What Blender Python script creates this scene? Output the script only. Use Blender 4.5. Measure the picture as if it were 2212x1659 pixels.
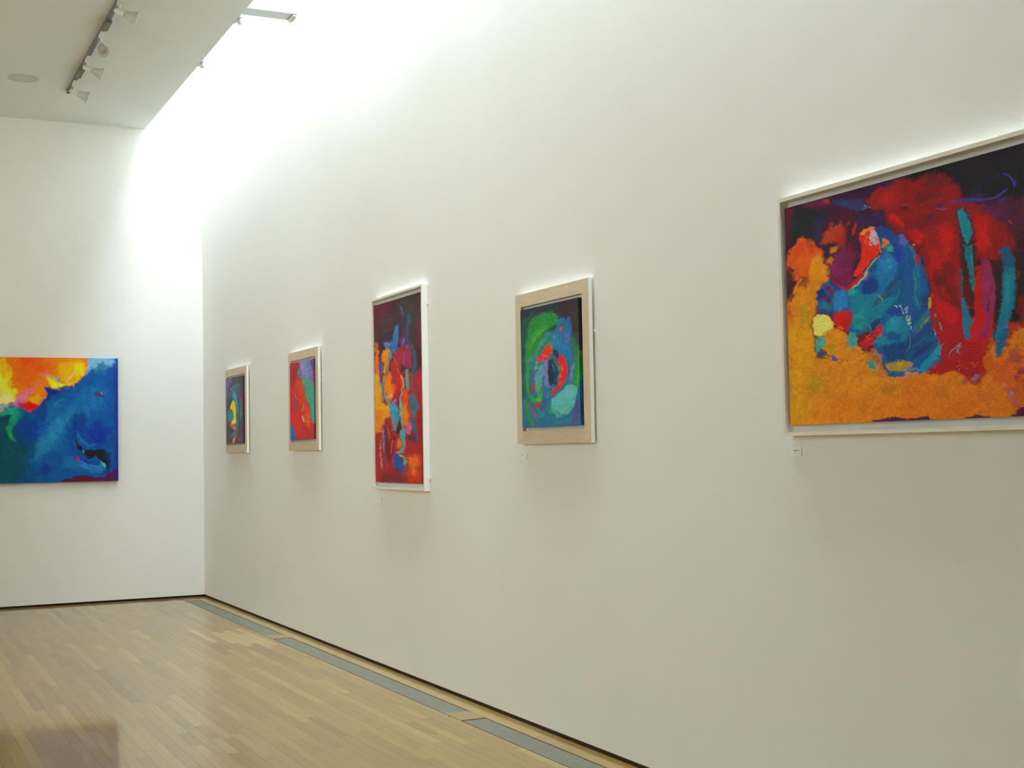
import bpy, bmesh, math, random
import numpy as np
from mathutils import Matrix, Vector

for o in list(bpy.data.objects):
    bpy.data.objects.remove(o, do_unlink=True)
sc = bpy.context.scene
col = sc.collection

# tuning
SKY_STRENGTH = 45.5
SKY_COL = (.895, 1.0, 1.10, 1)
EXPOSURE = 0.0
WALL_COL = (.81, .80, .77, 1)
CEIL_COL = (.71, .735, .72, 1)
PL = ('755728', '7b5f28', '82652d', '886b32', '927940', '9e8650')   # floor strips, dark to light
FLOOR_ROUGH = .38
FLOOR_SPEC = .2
COAT = .8
PAINT_GAIN = 1.25

# ------------------------------------------------------------------ measures (metres)
LENGTH = 15.439          # far wall
CEIL = 5.3156            # underside of ceiling
SLOT = 0.642             # width of the roof slot along the right wall (wall plane is x = 0)
GLAZE = 6.55             # height of the slot glazing
SLOT_END = 2.4           # slot closed off here, out of view, to dim the wall near the viewer
FILL_SLOT, FILL_SLOT_END = 1.55, 3.2   # unseen rooflight added along the left wall for fill light
FILL_SLOT_FAR = 12.0  # added fill stops short of the end wall to keep it darker
ENDCAP = .02             # solid upstand between the slot glazing and the end wall
LEFT, BACK = -9.0, -6.0  # the rest of the room, behind and beside the camera

# ------------------------------------------------------------------ camera
cam_data = bpy.data.cameras.new('camera')
cam_data.sensor_fit = 'HORIZONTAL'; cam_data.sensor_width = 36.0
cam_data.lens = 2913.0 / 2212 * 36.0
cam_data.clip_end = 200
cam = bpy.data.objects.new('camera', cam_data); col.objects.link(cam)
cam.matrix_world = (Matrix.Translation((-3.4966, 0, 1.6)) @ Matrix.Rotation(-0.44811, 4, 'Z')
                    @ Matrix.Rotation(math.pi / 2 + 0.04888, 4, 'X') @ Matrix.Rotation(-0.018037, 4, 'Z'))
sc.camera = cam

# ------------------------------------------------------------------ daylight and exposure
world = bpy.data.worlds.new('overcast_sky'); sc.world = world; world.use_nodes = True
wn = world.node_tree.nodes; wn.clear()
bg = wn.new('ShaderNodeBackground'); wo = wn.new('ShaderNodeOutputWorld')
bg.inputs['Color'].default_value = SKY_COL; bg.inputs['Strength'].default_value = SKY_STRENGTH
world.node_tree.links.new(bg.outputs[0], wo.inputs['Surface'])

def portal(name, loc, rot, sx, sy):
    d = bpy.data.lights.new(name, 'AREA'); d.shape = 'RECTANGLE'; d.size = sx; d.size_y = sy
    d.cycles.is_portal = True
    o = bpy.data.objects.new(name, d); col.objects.link(o); o.location = loc; o.rotation_euler = rot
    return o
portal('roof_slot_daylight', (-SLOT / 2, (LENGTH - ENDCAP + SLOT_END) / 2, GLAZE + .05), (0, 0, 0), SLOT, LENGTH - ENDCAP - SLOT_END)
portal('fill_rooflight_daylight', (LEFT + FILL_SLOT / 2, (FILL_SLOT_FAR + FILL_SLOT_END) / 2, CEIL + .33), (0, 0, 0), FILL_SLOT, FILL_SLOT_FAR - FILL_SLOT_END)

sc.view_settings.view_transform = 'Standard'; sc.view_settings.look = 'None'
sc.view_settings.gamma = 1.0; sc.view_settings.use_curve_mapping = False
sc.view_settings.exposure = EXPOSURE
sc.cycles.use_denoising = True
sc.cycles.max_bounces = 14; sc.cycles.diffuse_bounces = 9; sc.cycles.glossy_bounces = 5
sc.cycles.transparent_max_bounces = 8
sc.cycles.caustics_reflective = False; sc.cycles.caustics_refractive = False

# ------------------------------------------------------------------ paint: layered strokes worked out on each canvas
def soft_noise(rng, ny, nx, W, H, cell, cy=None):
    """smooth value noise sampled on the sheet grid; cell = feature size in sheet units"""
    cy = cy or cell
    gx = max(3, int(W / cell) + 4); gy = max(3, int(H / cy) + 4)
    g = rng.standard_normal((gy, gx))
    def axis(n, length, c):
        t = np.linspace(0, length, n) / c + 1
        i = np.floor(t).astype(int); f = t - i
        return i, f * f * (3 - 2 * f)
    iy, fy = axis(ny, H, cy); ix, fx = axis(nx, W, cell)
    a = g[iy][:, ix]; b = g[iy][:, ix + 1]; c = g[iy + 1][:, ix]; d = g[iy + 1][:, ix + 1]
    fx = fx[None, :]; fy = fy[:, None]
    return (a * (1 - fx) + b * fx) * (1 - fy) + (c * (1 - fx) + d * fx) * fy

def hex_lin(h):
    c = np.array([int(h[i:i + 2], 16) / 255 for i in (0, 2, 4)])
    return np.where(c <= .04045, c / 12.92, ((c + .055) / 1.055) ** 2.4)

def seg_dist(X, Y, x0, y0, x1, y1):
    dx, dy = x1 - x0, y1 - y0
    L = dx * dx + dy * dy + 1e-9
    t = np.clip(((X - x0) * dx + (Y - y0) * dy) / L, 0, 1)
    return np.hypot(X - x0 - t * dx, Y - y0 - t * dy), t

def paint_sheet(art, nx, ny, seed=1, grain=1.0, touches=1.0):
    """rows of 'kind colour width softness raggedness opacity x y x y ...' laid over each other as paint"""
    W, H, txt = art
    rng = np.random.default_rng(seed)
    xs = np.linspace(0, W, nx); ys = np.linspace(0, H, ny)
    GX, GY = np.meshgrid(xs, ys)
    big = [soft_noise(rng, ny, nx, W, H, 9), soft_noise(rng, ny, nx, W, H, 9)]
    med = [soft_noise(rng, ny, nx, W, H, 3.5), soft_noise(rng, ny, nx, W, H, 3.5)]
    fin = soft_noise(rng, ny, nx, W, H, 1.7)
    nX = .55 * big[0] + .35 * med[0]; nY = .55 * big[1] + .35 * med[1]
    tone = .6 * soft_noise(rng, ny, nx, W, H, 14) + .5 * soft_noise(rng, ny, nx, W, H, 5)
    img = np.zeros((ny, nx, 3)); hgt = np.zeros((ny, nx))
    def lay(sl, m, col, k):
        m = m[..., None] if m.ndim == 2 else m
        # brush load varies inside a stroke
        v = 1 + .10 * tone[sl] * k + .05 * fin[sl]
        img[sl] = img[sl] * (1 - m) + m * col * v[..., None]
        hgt[sl] = hgt[sl] * (1 - .6 * m[..., 0]) + m[..., 0] * (.35 + .3 * fin[sl])
    for ln in txt.strip().split('\n'):
        f = ln.split(); kind, col = f[0], hex_lin(f[1])
        w, soft, warp, al = map(float, f[2:6]); rest = f[6:]
        ang = 0.
        if rest[0][0] == 'a': ang = float(rest[0][1:]); rest = rest[1:]
        pts = np.array(rest, float).reshape(-1, 2)
        if kind == 'd':
            # dabs: count is in 'warp', length in 'soft'
            n, ln_, wid = int(warp), soft, w
            lo, hi = pts.min(0), pts.max(0)
            done = 0
            for _ in range(n * 6):
                if done >= n: break
                p = lo + (hi - lo) * rng.random(2)
                # inside test
                c = False; j = len(pts) - 1
                for i in range(len(pts)):
                    xi, yi = pts[i]; xj, yj = pts[j]
                    if (yi > p[1]) != (yj > p[1]) and p[0] < (xj - xi) * (p[1] - yi) / (yj - yi + 1e-9) + xi: c = not c
                    j = i
                if not c: continue
                done += 1
                a = ang + rng.normal(0, .45); L = ln_ * rng.uniform(.3, .9); ww = max(.45, wid * rng.uniform(.35, .8))
                d = np.array([math.cos(a), -math.sin(a)]) * L / 2
                x0, x1 = sorted((p[0] - d[0], p[0] + d[0])); y0, y1 = sorted((p[1] - d[1], p[1] + d[1]))
                i0, i1 = np.searchsorted(xs, [x0 - ww - 1.5, x1 + ww + 1.5]); j0, j1 = np.searchsorted(ys, [y0 - ww - 1.5, y1 + ww + 1.5])
                if i1 <= i0 or j1 <= j0: continue
                sl = (slice(j0, j1), slice(i0, i1))
                D, t = seg_dist(GX[sl] + .7 * med[0][sl], GY[sl] + .7 * med[1][sl], *(p - d), *(p + d))
                m = np.clip((ww / 2 - D) / .6 + .5, 0, 1) * al
                lay(sl, m, col * rng.uniform(.85, 1.12), .5)
            continue
        pad = w + soft + warp + 2
        x0, y0 = pts.min(0) - pad; x1, y1 = pts.max(0) + pad
        i0, i1 = np.searchsorted(xs, [x0, x1]); j0, j1 = np.searchsorted(ys, [y0, y1])
        if i1 <= i0 or j1 <= j0: continue
        sl = (slice(j0, j1), slice(i0, i1))
        X = GX[sl] + warp * nX[sl]; Y = GY[sl] + warp * nY[sl]
        if kind == 's':
            D = np.full(X.shape, 1e9); n = len(pts) - 1
            for i in range(n):
                di, t = seg_dist(X, Y, *pts[i], *pts[i + 1])
                u = (i + t) / n
                half = w / 2 * (.35 + .65 * np.clip(np.minimum(u, 1 - u) * 6, 0, 1))
                D = np.minimum(D, di - half)
        else:
            D = np.full(X.shape, 1e9); ins = np.zeros(X.shape, bool); n = len(pts); j = n - 1
            for i in range(n):
                xi, yi = pts[i]; xj, yj = pts[j]
                di, t = seg_dist(X, Y, xi, yi, xj, yj); D = np.minimum(D, di)
                if yi != yj: ins ^= ((yi > Y) != (yj > Y)) & (X < (xj - xi) * (Y - yi) / (yj - yi) + xi)
                j = i
            D = np.where(ins, -D, D)
        s = max(soft, .5)
        e = D / s + .35 * fin[sl] * min(1, s / 2)
        m = np.clip(.5 - .5 * e, 0, 1); m = m * m * (3 - 2 * m) * al
        lay(sl, m, col, 1.)
    # loose brush touches that drag neighbouring colour along
    flow = 1.6 * soft_noise(rng, ny, nx, W, H, 45) + .5 * soft_noise(rng, ny, nx, W, H, 12)
    for _ in range(int(W * H / 60 * touches)):
        i, j = rng.integers(0, nx), rng.integers(0, ny)
        a = flow[j, i] + math.pi / 2 + rng.normal(0, .3); L = rng.uniform(2.5, 13); ww = rng.uniform(.6, 2.2)
        x0, y0 = xs[i], ys[j]; x1, y1 = x0 + L * math.cos(a), y0 + L * math.sin(a)
        ax, bx = min(x0, x1) - ww - 1, max(x0, x1) + ww + 1; ay, by = min(y0, y1) - ww - 1, max(y0, y1) + ww + 1
        i0, i1 = np.searchsorted(xs, [ax, bx]); j0, j1 = np.searchsorted(ys, [ay, by])
        if i1 - i0 < 2 or j1 - j0 < 2: continue
        sl = (slice(j0, j1), slice(i0, i1))
        D, t = seg_dist(GX[sl] + .5 * med[0][sl], GY[sl] + .5 * med[1][sl], x0, y0, x1, y1)
        m = np.clip((ww / 2 * (1 - .5 * t) - D) / .8 + .5, 0, 1) * rng.uniform(.25, .75)
        c0 = img[j, i] * rng.choice((.62, .78, .9, 1.12, 1.3)) * (1 + rng.normal(0, .07, 3))
        lay(sl, m, c0, .3)
    st = soft_noise(rng, ny, nx, W, H, 1.2, 5) + .6 * soft_noise(rng, ny, nx, W, H, 5, 1.2)
    img *= (1 + .05 * grain * st)[..., None]
    hgt += .25 * st
    return np.clip(img, .002, .95), hgt

# ------------------------------------------------------------------ helpers
def lin(h):
    return tuple(hex_lin(h)) + (1.0,)

def tag(o, label=None, cat=None, group=None, kind=None):
    if label: o['label'] = label
    if cat: o['category'] = cat
    if group: o['group'] = group
    if kind: o['kind'] = kind
    return o

def empty(name, loc, label, cat, group=None):
    o = bpy.data.objects.new(name, None); col.objects.link(o); o.location = loc
    o.empty_display_size = .05
    return tag(o, label, cat, group)

class MB:
    """collects simple solids and links them as one mesh object"""
    def __init__(s): s.v = []; s.f = []; s.m = []
    def quad_solid(s, c8, mat=0, mats=None):
        b = len(s.v); s.v += [tuple(p) for p in c8]
        F = [(0, 3, 2, 1), (4, 5, 6, 7), (0, 1, 5, 4), (1, 2, 6, 5), (2, 3, 7, 6), (3, 0, 4, 7)]
        for i, f in enumerate(F):
            s.f.append(tuple(b + k for k in f)); s.m.append(mats[i] if mats else mat)
    def box(s, x0, x1, y0, y1, z0, z1, mat=0, mats=None):
        s.quad_solid([(x0, y0, z0), (x1, y0, z0), (x1, y1, z0), (x0, y1, z0), (x0, y0, z1), (x1, y0, z1), (x1, y1, z1), (x0, y1, z1)], mat, mats)
    def lathe(s, p, d, prof, n=20, mat=0, cap=True):
        """profile [(along, radius)] round the axis d from p"""
        d = Vector(d).normalized(); a = d.orthogonal().normalized(); b2 = d.cross(a); p = Vector(p)
        base = len(s.v)
        for t, r in prof:
            for k in range(n):
                an = 2 * math.pi * k / n
                s.v.append(tuple(p + d * t + (a * math.cos(an) + b2 * math.sin(an)) * r))
        for i in range(len(prof) - 1):
            for k in range(n):
                q = base + i * n
                s.f.append((q + k, q + (k + 1) % n, q + n + (k + 1) % n, q + n + k)); s.m.append(mat)
        if cap:
            s.f.append(tuple(base + k for k in reversed(range(n)))); s.m.append(mat)
            q = base + (len(prof) - 1) * n
            s.f.append(tuple(q + k for k in range(n))); s.m.append(mat)
    def build(s, name, mats, parent=None, smooth=False, bevel=0):
        me = bpy.data.meshes.new(name); me.from_pydata(s.v, [], s.f)
        for m in (mats if isinstance(mats, (list, tuple)) else [mats]): me.materials.append(m)
        me.polygons.foreach_set('material_index', s.m)
        if smooth: me.polygons.foreach_set('use_smooth', [len(f) == 4 for f in s.f])
        me.update()
        o = bpy.data.objects.new(name, me); col.objects.link(o)
        if parent: o.parent = parent
        if bevel:
            b = o.modifiers.new('bevel', 'BEVEL'); b.width = bevel; b.segments = 2; b.limit_method = 'ANGLE'
        return o

def mat_base(name):
    m = bpy.data.materials.new(name); m.use_nodes = True
    nt = m.node_tree; b = nt.nodes['Principled BSDF']
    return m, nt, b

def simple(name, color, rough=.6, spec=.5, metal=0, noise=0, scale=40, bump=0, bscale=200):
    m, nt, b = mat_base(name); N, L = nt.nodes, nt.links
    b.inputs['Base Color'].default_value = color; b.inputs['Roughness'].default_value = rough
    b.inputs['Specular IOR Level'].default_value = spec; b.inputs['Metallic'].default_value = metal
    tc = N.new('ShaderNodeTexCoord')
    if noise:
        n = N.new('ShaderNodeTexNoise'); n.inputs['Scale'].default_value = scale; n.inputs['Detail'].default_value = 4
        L.new(tc.outputs['Object'], n.inputs['Vector'])
        mx = N.new('ShaderNodeMix'); mx.data_type = 'RGBA'
        mx.inputs[6].default_value = tuple(c * (1 - noise) for c in color[:3]) + (1,)
        mx.inputs[7].default_value = tuple(min(1, c * (1 + noise)) for c in color[:3]) + (1,)
        L.new(n.outputs['Fac'], mx.inputs[0]); L.new(mx.outputs[2], b.inputs['Base Color'])
    if bump:
        n2 = N.new('ShaderNodeTexNoise'); n2.inputs['Scale'].default_value = bscale; n2.inputs['Detail'].default_value = 3
        L.new(tc.outputs['Object'], n2.inputs['Vector'])
        bp = N.new('ShaderNodeBump'); bp.inputs['Strength'].default_value = bump; bp.inputs['Distance'].default_value = .002
        L.new(n2.outputs['Fac'], bp.inputs['Height']); L.new(bp.outputs[0], b.inputs['Normal'])
    return m

def grained(name, c0, c1, scale, rough=.55):
    """pale timber with grain drawn out along one axis"""
    m, nt, b = mat_base(name); N, L = nt.nodes, nt.links
    tc = N.new('ShaderNodeTexCoord'); mp = N.new('ShaderNodeMapping'); mp.inputs['Scale'].default_value = scale
    n = N.new('ShaderNodeTexNoise'); n.inputs['Scale'].default_value = 1; n.inputs['Detail'].default_value = 5; n.inputs['Roughness'].default_value = .6
    L.new(tc.outputs['Object'], mp.inputs[0]); L.new(mp.outputs[0], n.inputs['Vector'])
    r = N.new('ShaderNodeValToRGB'); r.color_ramp.elements[0].position = .3; r.color_ramp.elements[1].position = .7
    r.color_ramp.elements[0].color = c0; r.color_ramp.elements[1].color = c1
    L.new(n.outputs['Fac'], r.inputs[0]); L.new(r.outputs[0], b.inputs['Base Color'])
    b.inputs['Roughness'].default_value = rough
    bp = N.new('ShaderNodeBump'); bp.inputs['Strength'].default_value = .25; bp.inputs['Distance'].default_value = .001
    L.new(n.outputs['Fac'], bp.inputs['Height']); L.new(bp.outputs[0], b.inputs['Normal'])
    return m

M_WALL = simple('matt_white_plaster', WALL_COL, .85, .2, noise=.012, scale=2.2, bump=.12, bscale=60)
M_CEIL = simple('matt_ceiling_plaster', CEIL_COL, .9, .2, noise=.012, scale=1.7, bump=.08, bscale=60)
M_GAP = simple('dark_brown_shadow_gap', lin('3a2226'), .7, .3, noise=.15, scale=6)
M_SUB = simple('dark_subfloor', lin('2a1c12'), .9)
M_WHITE = simple('white_lacquer', (.86, .85, .80, 1), .4, .5)
M_BEAM = simple('grey_painted_beam', (.42, .425, .415, 1), .6, .3)
M_EDGE = simple('white_painted_frame_side', (.88, .87, .81, 1), .5, .4, noise=.02, scale=30)
M_BACKING = simple('grey_painted_tray', (.74, .73, .70, 1), .8, .3, noise=.03, scale=25)
M_OAK_H = grained('bleached_oak_along', lin('cbb598'), lin('dcc8ae'), (8, 6, 140))
M_OAK_V = grained('bleached_oak_upright', lin('cbb598'), lin('dcc8ae'), (8, 140, 6))
M_LIME_H = grained('limed_pale_wood_along', lin('d8cfbe'), lin('e8e1d4'), (8, 5, 120))
M_LIME_V = grained('limed_pale_wood_upright', lin('d8cfbe'), lin('e8e1d4'), (8, 120, 5))
M_STEEL = simple('grey_green_anodised_metal', lin('827e70'), .6, .4, .1, noise=.10, scale=14)
M_TROUGH = simple('black_trough', (.012, .012, .012, 1), .9)
M_TRACK = simple('dark_grey_track', lin('6a676a'), .5, .5, noise=.1, scale=12)
M_TRACKBOX = simple('brown_grey_housing', lin('64605a'), .5, .5)
M_LAMPBODY = simple('pale_grey_lamp_body', (.70, .71, .66, 1), .45, .5)
M_SHADE = simple('frosted_grey_shade', (.66, .68, .64, 1), .35, .5)
M_SHADE.node_tree.nodes['Principled BSDF'].inputs['Transmission Weight'].default_value = .25
M_LENS = simple('cream_lamp_lens', (.85, .84, .68, 1), .3, .5)
M_SPEAKER = simple('grey_perforated_disc', (.56, .56, .53, 1), .8, .2)
M_CARD = simple('white_card', (.88, .89, .90, 1), .6, .3)
M_INK = simple('grey_black_ink', (.09, .08, .09, 1), .8, .2)
M_CARDEDGE = simple('foam_card_edge', (.42, .39, .34, 1), .8, .2)

def glass(name):
    m = bpy.data.materials.new(name); m.use_nodes = True; nt = m.node_tree; nt.nodes.clear()
    o = nt.nodes.new('ShaderNodeOutputMaterial'); t = nt.nodes.new('ShaderNodeBsdfTransparent'); g = nt.nodes.new('ShaderNodeBsdfGlossy')
    g.inputs['Roughness'].default_value = .02; t.inputs[0].default_value = (.95, .97, .96, 1)
    fr = nt.nodes.new('ShaderNodeFresnel'); fr.inputs[0].default_value = 1.35
    mx = nt.nodes.new('ShaderNodeMixShader')
    nt.links.new(fr.outputs[0], mx.inputs[0]); nt.links.new(t.outputs[0], mx.inputs[1]); nt.links.new(g.outputs[0], mx.inputs[2])
    nt.links.new(mx.outputs[0], o.inputs['Surface']); return m
M_GLASS = glass('clear_glazing')

def paint_material():
    m, nt, b = mat_base('oil_paint'); N, L = nt.nodes, nt.links
    a = N.new('ShaderNodeAttribute'); a.attribute_name = 'pigment'
    L.new(a.outputs['Color'], b.inputs['Base Color'])
    b.inputs['Roughness'].default_value = .55; b.inputs['Specular IOR Level'].default_value = .18
    tc = N.new('ShaderNodeTexCoord'); n = N.new('ShaderNodeTexNoise'); n.inputs['Scale'].default_value = 420; n.inputs['Detail'].default_value = 2
    L.new(tc.outputs['Object'], n.inputs['Vector'])
    bp = N.new('ShaderNodeBump'); bp.inputs['Strength'].default_value = .25; bp.inputs['Distance'].default_value = .0006
    L.new(n.outputs['Fac'], bp.inputs['Height']); L.new(bp.outputs[0], b.inputs['Normal'])
    return m
M_PAINT = paint_material()

def plank_material():
    m, nt, b = mat_base('varnished_maple_strip'); N, L = nt.nodes, nt.links
    a = N.new('ShaderNodeAttribute'); a.attribute_name = 'tone'
    ge = N.new('ShaderNodeNewGeometry')
    # grain shifted per strip
    cmb = N.new('ShaderNodeCombineXYZ'); mul = N.new('ShaderNodeMath'); mul.operation = 'MULTIPLY'; mul.inputs[1].default_value = 37
    L.new(a.outputs['Fac'], mul.inputs[0]); L.new(mul.outputs[0], cmb.inputs['X']); L.new(mul.outputs[0], cmb.inputs['Y'])
    add = N.new('ShaderNodeVectorMath'); add.operation = 'ADD'
    L.new(ge.outputs['Position'], add.inputs[0]); L.new(cmb.outputs[0], add.inputs[1])
    mp = N.new('ShaderNodeMapping'); mp.inputs['Scale'].default_value = (55, 2.2, 1)
    L.new(add.outputs[0], mp.inputs[0])
    n = N.new('ShaderNodeTexNoise'); n.inputs['Scale'].default_value = 1; n.inputs['Detail'].default_value = 4
    L.new(mp.outputs[0], n.inputs['Vector'])
    r = N.new('ShaderNodeValToRGB'); cr = r.color_ramp
    stops = [(0.0, PL[0]), (.12, PL[1]), (.45, PL[2]), (.75, PL[3]), (.90, PL[4]), (1.0, PL[5])]
    cr.elements[0].position, cr.elements[0].color = stops[0][0], lin(stops[0][1])
    cr.elements[1].position, cr.elements[1].color = stops[-1][0], lin(stops[-1][1])
    for p, c in stops[1:-1]:
        e = cr.elements.new(p); e.color = lin(c)
    L.new(a.outputs['Fac'], r.inputs[0])
    gr = N.new('ShaderNodeMapRange'); gr.inputs['To Min'].default_value = .90; gr.inputs['To Max'].default_value = 1.09
    gr.inputs['From Min'].default_value = .3; gr.inputs['From Max'].default_value = .7
    L.new(n.outputs['Fac'], gr.inputs['Value'])
    # old scuffs and worn patches in the varnish
    w = N.new('ShaderNodeTexNoise'); w.inputs['Scale'].default_value = 1.3; w.inputs['Detail'].default_value = 5
    L.new(ge.outputs['Position'], w.inputs['Vector'])
    wr = N.new('ShaderNodeMapRange'); wr.inputs['From Min'].default_value = .35; wr.inputs['From Max'].default_value = .68
    wr.inputs['To Min'].default_value = .93; wr.inputs['To Max'].default_value = 1.06
    L.new(w.outputs['Fac'], wr.inputs['Value'])
    m1 = N.new('ShaderNodeMath'); m1.operation = 'MULTIPLY'; L.new(gr.outputs[0], m1.inputs[0]); L.new(wr.outputs[0], m1.inputs[1])
    sc_ = N.new('ShaderNodeVectorMath'); sc_.operation = 'SCALE'
    L.new(r.outputs[0], sc_.inputs[0]); L.new(m1.outputs[0], sc_.inputs['Scale'])
    L.new(sc_.outputs[0], b.inputs['Base Color'])
    b.inputs['Roughness'].default_value = FLOOR_ROUGH; b.inputs['Specular IOR Level'].default_value = FLOOR_SPEC
    rr = N.new('ShaderNodeMapRange'); rr.inputs['To Min'].default_value = FLOOR_ROUGH - .04; rr.inputs['To Max'].default_value = FLOOR_ROUGH + .05
    L.new(w.outputs['Fac'], rr.inputs['Value']); L.new(rr.outputs[0], b.inputs['Roughness'])
    b.inputs['Coat Weight'].default_value = COAT; b.inputs['Coat Roughness'].default_value = .06; b.inputs['Coat IOR'].default_value = 1.5
    bn = N.new('ShaderNodeTexNoise'); bn.inputs['Scale'].default_value = 5; bn.inputs['Detail'].default_value = 2
    L.new(ge.outputs['Position'], bn.inputs['Vector'])
    bp = N.new('ShaderNodeBump'); bp.inputs['Strength'].default_value = .12; bp.inputs['Distance'].default_value = .0006
    L.new(bn.outputs['Fac'], bp.inputs['Height']); L.new(bp.outputs[0], b.inputs['Normal'])
    return m
M_PLANK = plank_material()

# ------------------------------------------------------------------ setting
def struct(name, mb, mats, label=None, **k):
    o = mb.build(name, mats, **k); return tag(o, label, None, None, 'structure')

GAPZ = .024
m = MB(); m.box(0, .25, BACK, LENGTH + .25, GAPZ, GLAZE + .2)
struct('wall_right', m, M_WALL, 'tall matt white gallery wall hung with the row of framed paintings')
m = MB(); m.box(LEFT, 0, LENGTH, LENGTH + .25, GAPZ, GLAZE + .2)
struct('wall_far', m, M_WALL, 'matt white end wall with the unframed blue and orange canvas')
m = MB(); m.box(LEFT - .25, LEFT, BACK, LENGTH + .25, 0, CEIL + .3)
struct('wall_left', m, M_WALL, 'plain white side wall out of view on the left')
m = MB(); m.box(LEFT - .25, .25, BACK - .25, BACK, 0, GLAZE + .2)
struct('wall_back', m, M_WALL, 'plain white wall behind the viewer')
# floor slab under the strips
m = MB(); m.box(LEFT, .03, BACK, LENGTH + .03, -.25, -.022)
floor = struct('floor', m, M_SUB, 'varnished pale maple strip floor')
# recessed shadow gap that runs under the walls
m = MB(); m.box(.014, .03, BACK, LENGTH + .03, -.02, GAPZ + .01); struct('baseboard_right', m, M_GAP, 'thin dark shadow gap under the right wall')
m = MB(); m.box(LEFT, .014, LENGTH + .014, LENGTH + .03, -.02, GAPZ + .01); struct('baseboard_far', m, M_GAP, 'thin dark shadow gap under the end wall')
# ceiling with upstand of the roof slot
m = MB(); m.box(LEFT + FILL_SLOT, -SLOT, BACK, LENGTH, CEIL, CEIL + .3); m.box(LEFT, LEFT + FILL_SLOT, BACK, FILL_SLOT_END, CEIL, CEIL + .3); m.box(LEFT, LEFT + FILL_SLOT, FILL_SLOT_FAR, LENGTH, CEIL, CEIL + .3)
m.box(-SLOT - .2, -SLOT, BACK, LENGTH, CEIL + .3, GLAZE + .2)
m.box(-SLOT, 0, LENGTH - ENDCAP, LENGTH, GLAZE + .012, GLAZE + .2)
m.box(-SLOT, 0, BACK, SLOT_END, CEIL, CEIL + .3); m.box(-SLOT, 0, SLOT_END - .2, SLOT_END, CEIL + .3, GLAZE + .2)
struct('ceiling', m, M_CEIL, 'matt off-white ceiling ending at the bright roof slot')
m = MB()
y = SLOT_END
while y < LENGTH:
    m.box(-SLOT, 0, y, y + .04, GLAZE - .05, GLAZE + .01); y += 1.32
m.box(-SLOT, -SLOT + .03, SLOT_END, LENGTH, GLAZE - .05, GLAZE + .01)
sky = struct('window_1', m, M_WHITE, 'long narrow rooflight over the right wall')
m = MB(); m.box(-SLOT, 0, SLOT_END, LENGTH - ENDCAP, GLAZE + .012, GLAZE + .022); m.build('window_pane', M_GLASS, sky)
m = MB(); m.box(LEFT, LEFT + .03, FILL_SLOT_END, FILL_SLOT_FAR, CEIL + .26, CEIL + .3); m.box(LEFT + FILL_SLOT - .03, LEFT + FILL_SLOT, FILL_SLOT_END, FILL_SLOT_FAR, CEIL + .26, CEIL + .3)  # unseen opening added to soften the room with fill light
sky = struct('window_fill', m, M_WHITE, 'added rooflight over the left wall, out of view, for fill light')
m = MB(); m.box(LEFT, LEFT + FILL_SLOT, FILL_SLOT_END, FILL_SLOT_FAR, CEIL + .302, CEIL + .31); m.build('window_pane', M_GLASS, sky)
for i, y in enumerate((11.715, 7.75, 3.78)):
    m = MB(); m.box(-SLOT, -.0, y - .10, y + .10, CEIL + .245, GLAZE - .055)  # depth carried up to the glazing to cut light running along the slot
    struct('trim_%d' % (i + 1), m, M_BEAM, 'grey cross beam spanning the bright roof slot' if i == 0 else 'grey cross beam of the roof slot nearer the viewer')
    if i == 0:
        b = MB(); b.box(-.03, -.001, y - .09, y + .09, CEIL + .225, CEIL + .243)
        tag(b.build('bracket', M_SPEAKER, bpy.data.objects['trim_1']), 'small grey bracket at the wall end of the beam')

# ------------------------------------------------------------------ floor strips
rng = random.Random(7)
GRILLES = [(11.805, 15.11), (7.70, 11.545), (3.60, 7.445)]
GX0, GX1 = -.292, -.130
strips = []      # x0, x1, y0, y1, tone
def run(x0, x1, y0, y1, lmin, lmax, t0=0, t1=1, start=None):
    y = y0 - (rng.random() * lmax if start is None else start)
    while y < y1:
        l = rng.uniform(lmin, lmax); a, b = max(y, y0), min(y + l, y1)
        if b - a > .03: strips.append((x0, x1, a, b, rng.uniform(t0, t1)))
        y += l
run(GX1 + .0, .014, BACK, LENGTH + .014, 1.6, 2.6, .72, .9)
prev = BACK
for g0, g1 in sorted(GRILLES):
    run(GX0, GX1 - .0014, prev, g0 - .004, .4, 1.6, .6, .9); prev = g1 + .009
run(GX0, GX1 - .0014, prev, LENGTH + .014, .4, 1.6, .6, .9)
run(-.352, GX0 - .0035, BACK, LENGTH + .014, 1.4, 2.4, .55, .9)
W = .0655; x = -.352
while x > LEFT:
    y = BACK - rng.random() * 1.5
    while y < LENGTH + .014:
        l = rng.choice((.45, .7, .9, 1.1, 1.3, 1.6)) * rng.uniform(.85, 1.15)
        a, b = max(y, BACK), min(y + l, LENGTH + .014)
        r = rng.random()
        t = rng.uniform(.35, .8) if r < .68 else (rng.uniform(.0, .2) if r < .82 else rng.uniform(.8, .9))
        cx, cy = x - W / 2, (a + b) / 2
        if 11.2 < cy < 12.2 and -1.08 < cx < -.36 and cx + 1.1 > (12.2 - cy) * .7: t = rng.uniform(.97, 1.0)      # three-sided patch of lighter strips
        if b - a > .03: strips.append((max(LEFT, x - W), x, a, b, t))
        y += l
    x -= W
cam_inv = cam.matrix_world.inverted(); FPX = cam_data.lens / 36 * 2212
def in_frame(px, py, pz=0, pad=0):
    q = cam_inv @ Vector((px, py, pz))
    if q.z > -.5: return False
    u = 1106 + FPX * q.x / -q.z; v = 829.5 - FPX * q.y / -q.z
    return -pad < u < 2212 + pad and -pad < v < 1659 + pad
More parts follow.
